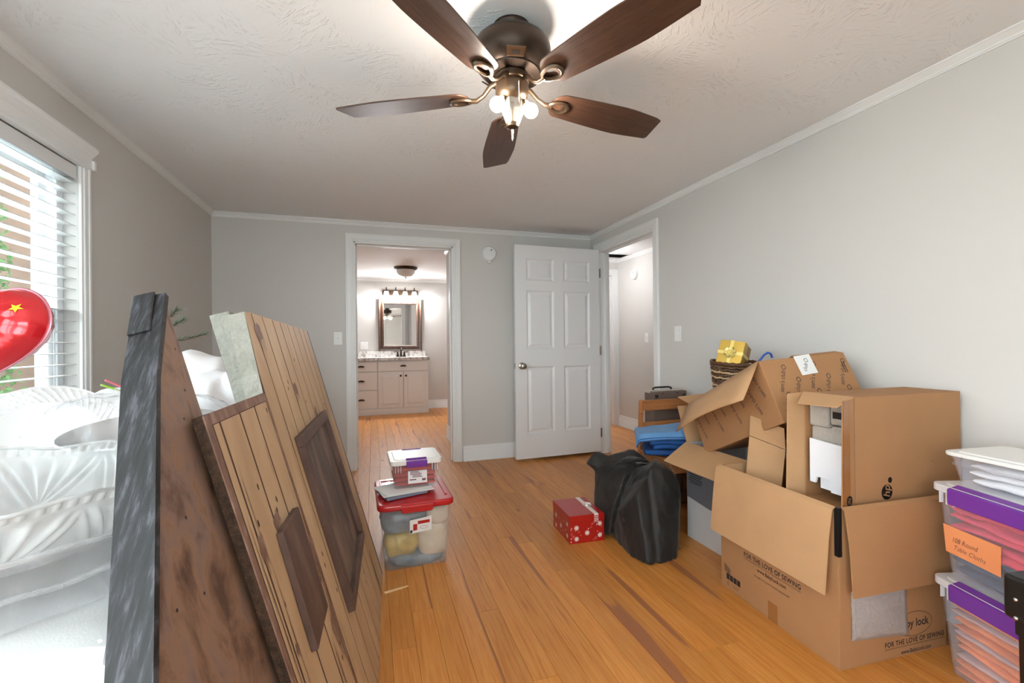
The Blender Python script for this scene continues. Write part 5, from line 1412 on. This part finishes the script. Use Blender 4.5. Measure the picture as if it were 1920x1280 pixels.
# long thin dry-brush streaks beside the grooves
for k in range(120):
    a = rs.choice(edges+edges2*2)+rs.uniform(-.03, .03); b0 = rs.uniform(.1, .95); l = rs.uniform(.08, .3)
    if a < .02 or a > 1.36 or (.28 < a < .86 and b0 < .9 and b0+l > .3) or (1.06 < a < 1.26 and b0 < .76 and b0+l > .45): continue
    if a > .99 and b0+l > 1.0: continue
    m4 = frame(PP(a, b0, -.0005), -E1, E2)
    sm_.add([(-.0012, 0, .0003), (0.0012, l*.1, .0003), (.0016, l*.6, .0003), (.0002, l, .0003), (-.0014, l*.5, .0003)], [(0, 1, 2, 3, 4)], m4)
sm_.obj('paint_streak', 'board_border', pb, world=True, recalc=False)['kind'] = 'stuff'

pc = thing('grey_panel', 'grey plaster-edged stage flat standing behind the plank-look flat', 'stage panel', PP(.4, .02, .08))
flat_poly([(.03, .035), (.03, 1.27), (.872, 1.296), (.885, 1.053), (.96, .035)], .056, .106).obj('core', 'panel_grey', pc, world=True)
flat_poly([(.05, .06), (.05, 1.25), (.85, 1.27), (.86, .06)], .106, .110).obj('back_sheet', 'gable_brown', pc, world=True)

pa = thing('gable_panel', 'brown brushed gable-shaped stage flat with a weathered black edge', 'stage panel', PP(1.5, .02, .05))
hyp = [(1.318, 1.29), (1.447, 1.138), (1.553, .977), (1.700, .755), (1.78, .635)]
flat_poly([(1.338, .024)] + [(1.318, 1.278)] + [(a-.004, b_-.006) for a, b_ in hyp[1:]] + [(1.80, .024)], .030, .036).obj('face_sheet', 'gable_brown', pa, world=True)
flat_poly([(1.345, .026)] + [(1.326, 1.262)] + [(a-.012, b_-.02) for a, b_ in hyp[1:]] + [(1.79, .026)], .036, .074).obj('core', 'panel_dark_edge', pa, world=True)
for k in range(len(hyp)-1):
    (a0, b0), (a1, b1) = hyp[k], hyp[k+1]
    d = Vector((a1-a0, b1-b0)).normalized(); nn = Vector((-d.y, d.x)); nn = nn if nn.y > 0 else -nn
    if k == 0: a0, b0 = a0-.004, b0+.004
    th = .012
    flat_poly([(a0-nn.x*th, b0-nn.y*th), (a0, b0), (a1, b1), (a1-nn.x*th, b1-nn.y*th)], .027, .080).obj('edge_board', 'shingle_paint', pa, world=True)
d = (Vector((1.447, 1.138))-Vector((1.318, 1.29))).normalized(); nn = Vector((-d.y, d.x)); nn = nn if nn.y > 0 else -nn
s0 = Vector((1.310, 1.298)); s1 = s0+d*.105
flat_poly([tuple(s0), tuple(s0+nn*.005), tuple(s1+nn*.006), tuple(s1)], .044, .081).obj('cap_board', 'shingle_paint', pa, world=True, bevel=.002)
nl = MB()
for a, b_ in ((1.345, 1.18), (1.36, 1.10), (1.40, 1.05), (1.35, .98), (1.345, .88), (1.50, .90), (1.52, .78), (1.355, .78), (1.60, .80), (1.36, .62), (1.62, .66)):
    m4 = frame(PP(a, b_, .0298), -E1, E2); nl.add([(.003*math.cos(2*PI*i/8), .003*math.sin(2*PI*i/8), .0004) for i in range(8)], [tuple(range(8))], m4)
nl.obj('nail', 'black', pa, world=True, recalc=False)['kind'] = 'stuff'

# ------------------------------------------------------------------ table and everything on it
TX0, TX1, TY0, TY1, TZ = -1.17, -.345, .745, 2.52, .738
tb_ = thing('folding_table', 'folding table under a white cloth by the window', 'table', ((TX0+TX1)/2, (TY0+TY1)/2, 0))
MB().box(TX0, TX1, TY0, TY1, TZ-.04, TZ).obj('table_top', 'plastic_white', tb_, bevel=.008, world=True)
for x in (TX0+.08, TX1-.08):
    for y in (TY0+.2, TY1-.2): MB().tube([(x, y, 0), (x, y, TZ-.04)], .014, 10).obj('leg', 'dark', tb_, world=True)
tcl = MB()
def tcf(u, v):
    # u across x with drops each side, v along y with drops at the ends
    def wrap(s_, lo, hi, drop, r=.022):
        L_ = hi-lo
        if s_ < drop: return lo-.006, -(drop-s_)
        if s_ > drop+L_: return hi+.006, -(s_-drop-L_)
        return lo+(s_-drop), 0
    drop = .34
    x, dzx = wrap(u*(TX1-TX0+2*drop), TX0, TX1, drop); y, dzy = wrap(v*(TY1-TY0+2*drop), TY0, TY1, drop)
    z = TZ+.006+min(dzx, dzy)
    if dzx < 0:
        k = 1 if x > 0.5*(TX0+TX1) else -1
        x += (.006*math.sin(y*22)*(-dzx) if k < 0 else 0)
    if dzy < 0: y += (1 if y > 1.5 else -1)*(.02*math.sin(x*17+1)*(-dzy)+.012*(-dzy))
    return (x, y, z)
tcl.grid(tcf, 72, 96)
tco = tcl.obj('tablecloth', 'tablecloth', None, smooth=70)
sm2 = tco.modifiers.new('soft', 'SMOOTH'); sm2.factor = .5; sm2.iterations = 4
q = tco.modifiers.new('solid', 'SOLIDIFY'); q.thickness = .002; q.offset = 1
tag(tco, 'white cloth draped over the folding table', 'tablecloth'); origin_to(tco, ((TX0+TX1)/2, (TY0+TY1)/2, TZ))
TS = TZ+.009
# stack of cut-crystal plastic serving ware
def oval_tray(name, label, cat, cx, cy, rx, ry, z0, z1, rim_w, tilt, mat, relief, waves, rimwave, seed, group=None):
    t = thing(name, label, cat, (cx, cy, z0), tilt, group)
    H_ = z1-z0; mb = MB(); NU = 160
    prof_ = [(.0, .004), (.45, .004), (.62, .006), (.68, .02), (.74, .25), (.82, .5), (.90, .75), (.965, .95), (1.0, 1.0)]
    def fn(u, v):
        th = 2*PI*u
        k = v*(len(prof_)-1); i = min(int(k), len(prof_)-2); f_ = k-i
        r_ = prof_[i][0]*(1-f_)+prof_[i+1][0]*f_; h_ = prof_[i][1]*(1-f_)+prof_[i+1][1]*f_
        d_ = 0
        if .45 < v < .97:
            vv = (v-.45)/.52
            c1 = (th*waves/(2*PI)) % 1-.5
            for m_k in (-.42, -.22, 0, .22, .42):
                d_ = max(d_, relief*math.exp(-(((c1-m_k*vv*1.0)*(2*PI/waves)*rx)/.009)**2)*math.sin(PI*min(1, vv*1.05)))
            c2 = (th*waves/(2*PI)+.5) % 1-.5
            d_ = max(d_, relief*.8*math.exp(-((abs(c2)-.35*(1-vv))*(2*PI/waves)*rx/.007)**2)*math.sin(PI*vv))
        zr = h_*H_+rimwave*math.cos(waves*th)*v**4
        return ((rx*r_+d_)*math.cos(th), (ry*r_+d_)*math.sin(th), zr)
    mb.grid(fn, NU, 40, cu=True)
    b_o = mb.obj('bowl', mat, t, smooth=60, solid=.0025, recalc=False)
    rm = MB(); rm.tube([(lambda q: (q[0], q[1], q[2]))(fn(i/96, 1.0)) for i in range(96)], .004, 6, closed=True)
    rm.obj('rim', mat, t, smooth=60)
    rn = MB()
    for i in range(72):
        p0 = Vector(fn(i/72, .985)); p1 = Vector(fn(i/72, .93)); o_ = Vector((p0.x, p0.y, 0)).normalized()*.002
        rn.tube([p0+o_, p1+o_], .0022, 5)
    rn.obj('rim_notch', mat, t, smooth=60)['kind'] = 'stuff'
    return t
oval_tray('serving_tray', 'clear oval plastic tray lowest in the stack on the table', 'tray', -.652, 1.045, .30, .285, TS, .782, .03, (0, 0, 0), 'crystal_tray', .002, 20, .0015, 1)
oval_tray('serving_tray', 'clear oval plastic tray between the lowest tray and the punch bowl', 'tray', -.652, 1.045, .295, .275, .785, .832, .03, (0, 0, 0), 'crystal_tray', .002, 16, .0015, 2)
pbw = thing('punch_bowl', 'large clear cut-crystal style punch bowl on top of the tray stack', 'bowl', (-.650, 1.045, .7905), (0, R(1.5), 0))
NF_, RX, RY, HW = 9, .29, .265, .116
def bowl_pt(u, v, lift=0.0):
    th = 2*PI*u+.35; vv = v
    rr = .60+.40*vv**.75
    c1 = (th*NF_/(2*PI)) % 1-.5
    ar = 2*PI*RX*rr/NF_                       # arc length of one repeat
    x, y = c1*ar, vv*HW*1.25
    d_ = 0.0
    if .06 < vv < .84:
        y0 = y-.06*HW
        for s_ in (-1.15, -.55, 0.0, .55, 1.15):      # fan of wheel-cut rays
            w = .0075+.055*y0
            d_ = max(d_, .012*math.exp(-(1.7*(x-s_*y0*.62)/w)**2)*min(1, (.84-vv)*6))
        xe = ar/2-abs(x)
        d_ = max(d_, .009*math.exp(-((xe-(HW-y)*.42)/.007)**2)*min(1, (.84-vv)*6)*min(1, (vv-.06)*8))
    th_n = (th*96/(2*PI)) % 1-.5
    if vv > .88: d_ = .0035*(1 if abs(th_n) < .22 else 0)
    zr = HW*(vv**1.15)+.0055*math.cos(NF_*th)*vv**3
    return ((RX*rr+d_+lift)*math.cos(th), (RY*rr+d_+lift)*math.sin(th), zr)
mb = MB(); mb.grid(bowl_pt, 900, 80, cu=True)
bo_ = mb.obj('bowl', 'crystal', pbw, smooth=60, recalc=False)
q = bo_.modifiers.new('soft', 'SMOOTH'); q.factor = .5; q.iterations = 4
MB().lathe([(.001, 0), (.60, 0)], 64, Matrix.Diagonal((RX, RY, 1, 1)), cap=False).obj('bowl_base', 'crystal', pbw)
MB().tube([bowl_pt(i/120, 1.0) for i in range(120)], .0038, 6, closed=True).obj('rim', 'crystal', pbw, smooth=60)
fb = thing('plastic_film', 'crumpled clear plastic wrap round the tray stack', 'plastic wrap', (-.652, 1.045, TS))
def filmf(u, v):
    th = 2*PI*u; r_ = 1.03+.03*noise.noise((math.cos(th)*3, math.sin(th)*3, v*4))
    z = .004+.135*v
    w = .010*noise.noise((math.cos(th)*7, math.sin(th)*7, v*5+2))+.006*(.5-abs(noise.noise((math.cos(th)*16, math.sin(th)*16, v*9))))
    return ((.315*r_+w)*math.cos(th), (.297*r_+w)*math.sin(th), z+.012*noise.noise((math.cos(th)*5, math.sin(th)*5, 9))*v)
fb_m = MB(); fb_m.grid(filmf, 180, 24, cu=True); fb_m.obj('film', 'film', fb, smooth=80, recalc=False)
# white basket-weave platter leaning at the back
pt = thing('white_platter', 'round white basket-weave platter leaning behind the crystal bowl', 'platter', (-.905, 1.66, .868), (R(52), 0, R(28)))
MB().lathe([(.001, .002), (.115, .002), (.122, .008), (.118, -.004), (.001, -.004)], 48, cap=False).obj('well', 'platter_white', pt, smooth=50)
MB().lathe([(.118, .004), (.124, .006), (.170, .016), (.174, .016), (.172, .008), (.122, -.002)], 48, cap=False).obj('rim', 'platter_white', pt, smooth=50)
wv = MB()
for j in range(4):
    for i in range(48):
        a = 2*PI*(i+.5*(j % 2))/48; r_ = .129+j*.0115
        c_ = Vector((r_*math.cos(a), r_*math.sin(a), .0075+(r_-.124)*.2)); d = Vector((math.cos(a+.6), math.sin(a+.6), .1))*.0075
        wv.tube([c_-d, c_+Vector((0, 0, .0025)), c_+d], [.0015, .0035, .0015], 5)
wv.obj('weave', 'platter_white', pt, smooth=60)['kind'] = 'stuff'
MB().tube([(.173*math.cos(2*PI*i/64), .173*math.sin(2*PI*i/64), .014) for i in range(64)], .0045, 6, closed=True).obj('rolled_edge', 'platter_white', pt, smooth=60)
MB().box(-.06, .06, -.01, .0, -.04, -.005).obj('foot', 'platter_white', pt)
# silver trays in a clear bag
ct_ = thing('silver_tray', 'shiny silver tray inside a clear bag on the table', 'tray', (-.56, 1.46, TS), (R(16), R(-4), R(12)))
MB().lathe([(.001, .150), (.10, .150), (.125, .165), (.165, .185), (.168, .182), (.128, .158), (.10, .144), (.001, .144)], 48, cap=False, m=Matrix.Diagonal((1.05, .62, 1, 1))).obj('tray', 'silver_tray', ct_, smooth=40)
MB().box(-.14, .14, -.06, .08, .025, .142).obj('carton', 'plastic_white', ct_, bevel=.01)
cbg = thing('clear_bag', 'crumpled clear plastic bag over the silver tray', 'plastic bag', (-.57, 1.43, TS))
def bagw(amp, fr=1.0):
    def f_(p, n_):
        p = p*fr
        return amp*(.9*(.5-abs(noise.noise((p.x*9, p.y*9, p.z*9)))) + .5*(.5-abs(noise.noise((p.x*21+5, p.y*21, p.z*21)))) + .18*noise.noise((p.x*40, p.y*40, p.z*40)))
    return f_
soft_body([((0, .01, .128), (.215, .125, .128), (0, .08, 0), .75), ((-.16, -.02, .15), (.10, .06, .05), (0, -.25, .3), .9)], .009, 'film', 'film', cbg, bagw(.030), 2)
wb = thing('white_bag', 'crumpled white plastic bag behind the leaning flats', 'plastic bag', (-.65, 1.93, TS))
soft_body([((.04, 0, .14), (.20, .17, .145), (0, 0, .3), .8), ((.03, .03, .25), (.10, .09, .09), (.1, .2, 0), .9), ((-.18, -.05, .11), (.11, .11, .115), (0, 0, 0), .85), ((.16, -.02, .20), (.07, .10, .07), (0, .5, 0), .9)], .011, 'bag', 'bag_white', wb, bagw(.055, .42), 2)
for k, (a, b_, mt_, lab) in enumerate((((-.80, 1.74, 1.030), (-.715, 1.80, .965), 'straw_pink', 'thin pink stick poking from the white bag'), ((-.802, 1.72, 1.017), (-.715, 1.785, .965), 'straw_green', 'thin green stick poking from the white bag'))):
    s_ = thing('party_stick', lab, 'stick', b_)
    a, b_ = Vector(a), Vector(b_)
    MB().tube([a-b_, (a-b_)*-.6], .0032, 7).obj('rod', mt_, s_)
# small artificial pine
pn = thing('artificial_pine', 'small artificial pine sprig behind the leaning flats', 'artificial plant', (-.855, 2.32, TS))
MB().tube([(0, 0, 0), (.005, 0, .25), (0, 0, .50)], [.008, .006, .003], 7).obj('trunk', 'twig', pn)
MB().lathe([(.06, 0), (.06, .02), (.02, .03)], 20).obj('base', 'twig', pn)
rs = random.Random(9)
for k, (z0, ang_, l, dz) in enumerate(((.405, 8, .150, .035), (.30, -4, .145, .015), (.46, 60, .09, .05), (.36, 150, .12, .02), (.42, 230, .11, .03), (.28, 290, .13, .0), (.49, -30, .07, .06), (.22, 70, .14, 0), (.33, -22, .12, .02))):
    d = Vector((math.cos(R(ang_)), math.sin(R(ang_)), 0)); p0 = Vector((0, 0, z0)); p1 = p0+d*l+Vector((0, 0, dz))
    MB().tube([p0, p0.lerp(p1, .5)+Vector((0, 0, -.006)), p1], [.003, .0025, .0015], 5).obj('branch', 'twig', pn)
    nd_ = MB()
    for q in range(90):
        t_ = rs.uniform(.3, 1.0); c_ = p0.lerp(p1, t_); ax = (p1-p0).normalized()
        o_ = Vector((rs.gauss(0, 1), rs.gauss(0, 1), rs.gauss(0, 1))); o_ = (o_-ax*o_.dot(ax)).normalized()
        tip = c_+(o_*.75+ax*.7)*rs.uniform(.022, .038); w = o_.cross(ax)*.0009
        nd_.add([c_-w, c_+w, tip], [(0, 1, 2)])
    nd_.obj('needles', 'needle', pn, recalc=False)['kind'] = 'stuff'

# foil balloon
plain('foil_red', lin(206, 28, 38), .2, .35, bump=.12, bscale=14, coat=.6)
plain('foil_back', lin(196, 120, 130), .25, .5)
bn = thing('foil_balloon', 'red heart-shaped foil balloon with stars floating by the blinds', 'balloon', (-.838, 1.30, 1.165))
bn.rotation_euler = frame((0, 0, 0), (.93, -.36, -.16), (.16, .12, 1)).to_euler()
def heart(t_):
    x = .16*math.sin(t_)**3; y = .0095*(13*math.cos(t_)-5*math.cos(2*t_)-2*math.cos(3*t_)-math.cos(4*t_))
    return x*1.05, y
def hsurf(u, v, s_):
    t_ = 2*PI*u; hx, hy = heart(t_)
    r_ = v; cr = .004*math.sin(34*t_)*v**6*(1-v)*8
    z = s_*(.062*math.sqrt(max(0, 1-r_**2.2))+cr-(.0012*math.exp(-(((hx*r_+hy*r_)*20) % 1-.5)**2*300) if r_ < .9 else 0))
    return (hx*r_, .015+(hy-.015)*r_, z)
for s_, nm, mt_ in ((1, 'front', 'foil_red'), (-1, 'back', 'foil_back')):
    mb = MB(); mb.grid(lambda u, v: hsurf(u, v, s_), 120, 16, cu=True); mb.obj(nm, mt_, bn, smooth=70, recalc=False)
sm_ = MB(); sm_.grid(lambda u, v: tuple(Vector((heart(2*PI*u)[0], heart(2*PI*u)[1], 0))*(1+.05*v)), 120, 2, cu=True); sm_.obj('seam', 'foil_back', bn, smooth=60, solid=.001, recalc=False)
def hz(x, y):
    best = 1.0
    th = math.atan2(x, y-.015); 
    lo = None
    for i in range(240):
        hx, hy = heart(2*PI*i/240)
        a2 = math.atan2(hx, hy-.015)
        dlt = abs((a2-th+PI) % (2*PI)-PI)
        if lo is None or dlt < lo[0]: lo = (dlt, math.hypot(hx, hy-.015))
    r_ = min(.98, math.hypot(x, y-.015)/max(lo[1], 1e-4))
    return .062*math.sqrt(max(0, 1-r_**2.2))+.0035
def decal(pts, cx, cy, mt_, nm):
    mb = MB(); c_ = (cx, cy, hz(cx, cy)); vs = [c_]
    for (x, y) in pts: vs.append((cx+x, cy+y, hz(cx+x, cy+y)-.0004))
    n_ = len(pts); mb.add(vs, [(0, i+1, (i+1) % n_+1) for i in range(n_)]); mb.obj(nm, mt_, bn, recalc=False)
def starp(r_, rot_=0): return [((r_ if k % 2 == 0 else r_*.42)*math.cos(rot_+PI*k/5), (r_ if k % 2 == 0 else r_*.42)*math.sin(rot_+PI*k/5)) for k in range(10)]
def dropp(r_, rot_=0):
    o = []
    for k in range(16):
        t_ = 2*PI*k/16; x, y = r_*.6*math.sin(t_)*(1-math.cos(t_))*.6, r_*math.cos(t_)
        o.append((x*math.cos(rot_)-y*math.sin(rot_), x*math.sin(rot_)+y*math.cos(rot_)))
    return o
plain('star_blue', lin(110, 180, 226), .4); plain('star_yellow', lin(226, 200, 40), .4); plain('star_white', lin(244, 240, 240), .4); plain('print_purple', lin(120, 110, 190), .4)
for cx, cy, r_, mt_ in ((.062, .075, .019, 'star_blue'), (.098, .012, .013, 'star_white'), (.128, .070, .011, 'star_yellow'), (.055, .040, .009, 'star_yellow'), (.070, -.025, .009, 'star_yellow'), (-.06, .06, .02, 'star_blue'), (-.08, 0, .015, 'star_white'), (.02, -.06, .012, 'star_white'), (.030, -.02, .006, 'star_yellow')):
    decal(starp(r_, cx*40), cx, cy, mt_, 'printed_star')
for cx, cy, r_, ro in ((.028, .022, .016, .3), (.108, -.012, .011, 2.2), (-.09, .08, .02, 1)):
    decal(dropp(r_, ro), cx, cy, 'star_yellow', 'printed_drop')
decal([(-.02, -.012), (.02, -.012), (.02, .012), (-.02, .012)], -.055, -.02, 'print_purple', 'printed_tag')
MB().tube([(0, -.155, 0), (.003, -.17, 0), (0, -.185, .004)], [.004, .008, .004], 7).obj('tail', 'foil_back', bn, smooth=60)
rbn = MB()
wm = wmat(bn); p0 = wm @ Vector((0, -.18, 0)); p1 = Vector((-1.06, 1.38, TS+.002))
rbn.tube([p0, p0.lerp(p1, .35)+Vector((.01, .01, -.01)), p0.lerp(p1, .7)+Vector((-.012, 0, 0)), p1], .0012, 5); rbn.obj('ribbon', 'star_white', bn, world=True)

# ------------------------------------------------------------------ red-lidded box with papers and small latched box on it
rbx = thing('storage_box', 'clear storage box with a red lid standing on the floor', 'storage box', (.207, 2.548, 0), (0, 0, R(1.5)))
tapered(MB(), .355, .44, .315, .024).obj('body', 'bin_clear_red', rbx, smooth=30)
MB().rbox(-.192, .192, -.236, .236, .305, .338, .04).obj('lid', 'red_lid', rbx, smooth=30, bevel=.010, seg=3)
ridge = MB()
for (x0, x1, y0, y1) in ((-.165, -.155, -.16, .19), (.155, .165, -.16, .19), (-.155, .155, .18, .19)): ridge.box(x0, x1, y0, y1, .3375, .3425)
ridge.obj('lid_ridge', 'red_lid', rbx, bevel=.002)
MB().hexa([(-.075, -.244, .292), (.075, -.244, .292), (.075, -.225, .292), (-.075, -.225, .292), (-.085, -.246, .330), (.085, -.246, .330), (.06, -.190, .345), (-.06, -.190, .345)]).obj('handle', 'red_lid', rbx, bevel=.006, seg=3)
lb_ = MB(); yy_ = lambda z: -(.22-.024+.024*z/.315)-.0012
lb_.add([(-.035, yy_(.175), .175), (.075, yy_(.185), .185), (.075, yy_(.255), .258), (-.035, yy_(.245), .245)], [(0, 1, 2, 3)]); lbo = lb_.obj('label_sticker', 'paper', rbx, recalc=False, solid=.0006)
for i, (x0, x1, z0, z1, mt_) in enumerate(((-.018, .002, .190, .240, 'gift_red'), (.005, .065, .222, .240, 'gift_red'), (-.033, -.022, .178, .195, 'ink'))):
    MB().add([(x0, yy_((z0+z1)/2)-.0009, z0), (x1, yy_((z0+z1)/2)-.0009, z0+.003), (x1, yy_((z0+z1)/2)-.0009, z1), (x0, yy_((z0+z1)/2)-.0009, z1-.002)], [(0, 1, 2, 3)]).obj('label_print', mt_, lbo, recalc=False)
ringgeo(MB(), (.035, yy_(.2)-.001, .203), (1, 0, 0), (0, 0, 1), .02, .007, .0015).obj('label_print', 'gift_red', lbo, recalc=False)
for k, (cx, cy, cz, s_, mt_, lab) in enumerate(((-.068, -.105, .105, (.080, .070, .062), 'yellow_wrap', 'yellow wrapped party item in the red-lidded box'), (.082, -.10, .115, (.070, .075, .090), 'cream_wrap', 'cream wrapped item at the right in the red-lidded box'),
                                            (-.050, -.08, .232, (.110, .105, .058), 'bluegrey_wrap', 'blue-grey plastic packet under the red lid'), (.0, -.07, .034, (.135, .115, .030), 'bluegrey_wrap', 'blue-grey plastic packet on the bottom of the red-lidded box'), (.098, -.07, .250, (.058, .110, .044), 'cream_wrap', 'pale packet at the upper right under the red lid'))):
    t = thing('wrapped_item', lab, 'packet', (.207, 2.548, 0), (0, 0, R(1.5)))
    soft_body([((cx, cy, cz), s_, (.03*k, .05*(k-1), .04*k), .45)], .009, 'wrap', mt_, t, bagw(.020), 1)
for k, (w, d, h_, x, y, z, rz, mt_, lab) in enumerate(((.22, .16, .012, .150, 2.475, .3435, 18, 'paper_blue', 'grey-blue booklet under the envelopes on the red lid'), (.27, .19, .003, .165, 2.50, .3570, 12, 'paper', 'lower white envelope on the red lid'), (.26, .18, .003, .155, 2.515, .3612, 22, 'paper', 'upper white envelope on the red lid'))):
    t = thing('envelope' if k else 'booklet', lab, 'envelope' if k else 'booklet', (x, y, z), (0, 0, R(rz)))
    MB().box(-w/2, w/2, -d/2, d/2, 0, h_).obj('cover', mt_, t, bevel=.0006)
    MB().add([(-w/2, d/2, h_+.0004), (0, -.01, h_+.0006), (w/2, d/2, h_+.0004)], [(0, 1, 2)]).obj('flap', 'paper', t, recalc=False) if k else MB().box(-w/2+.002, w/2-.001, -d/2+.001, d/2-.001, .002, h_-.002).obj('pages', 'paper', t)
sbn = latch_bin((.222, 2.585, .366), R(1.7), 'small clear box with white lid and purple latch on the envelopes', .25, .25, .135, .012, lat=(-.22, .22), lid_mat='plastic_white', body_mat='bin_clear_red', drop=.020)
MB().box(-.045, .055, -.1255, -.1245, .026, .092).obj('label_sticker', 'paper', sbn)
q = MB()
for k in range(5): quad(q, (-.012+.004*k, -.1256, .088-.007*k), (1, 0, 0), (0, 0, 1), .045+.008*(k % 3), .004)
quad(q, (.038, -.1256, .043), (1, 0, 0), (0, 0, 1), .02, .012); quad(q, (-.02, -.1256, .046), (1, 0, 0), (0, 0, 1), .035, .006)
q.obj('label_print', plain('print_plum', lin(120, 80, 100), .6), sbn, recalc=False)['kind'] = 'stuff'
cloth_pile('folded_cloth', 'red cloth folded in the small clear box', 'cloth', (.222, 2.585, .371), R(1.7), .228, .226, 4, ['red_cloth'], .030, 31, .005)
shm = thing('wood_shim', 'thin pale wood shim lying on the floor by the leaning flat', 'wood strip', (.102, 2.160, 0), (0, 0, R(16)))
MB().hexa([(-.056, -.006, 0), (.056, -.004, 0), (.056, .004, 0), (-.056, .008, 0), (-.056, -.006, .004), (.056, -.004, .002), (.056, .004, .002), (-.056, .008, .004)]).obj('strip', 'shim', shm)

# repeats carry a group
GROUPS = {'storage_bin': 'latching storage bins', 'serving_tray': 'clear trays stacked on the table', 'light_switch': 'light switches on the walls', 'smoke_alarm': 'smoke alarms on the walls',
          'ceiling_light': 'ceiling dome lights', 'shrub': 'shrubs outside the window', 'party_stick': 'sticks in the white bag', 'envelope': 'envelopes on the red lid', 'wrapped_item': 'packets in the red-lidded box',
          'foam_block': 'foam blocks in the pale carton', 'plank_panel': 'leaning stage flats', 'grey_panel': 'leaning stage flats', 'gable_panel': 'leaning stage flats', 'folded_cloths': 'folded cloths in the bins', 'folded_cloth': 'folded cloths in the bins'}
for o in list(COL.objects):
    if o.parent is None and 'category' in o and o.name.split('.')[0] in GROUPS: o['group'] = GROUPS[o.name.split('.')[0]]
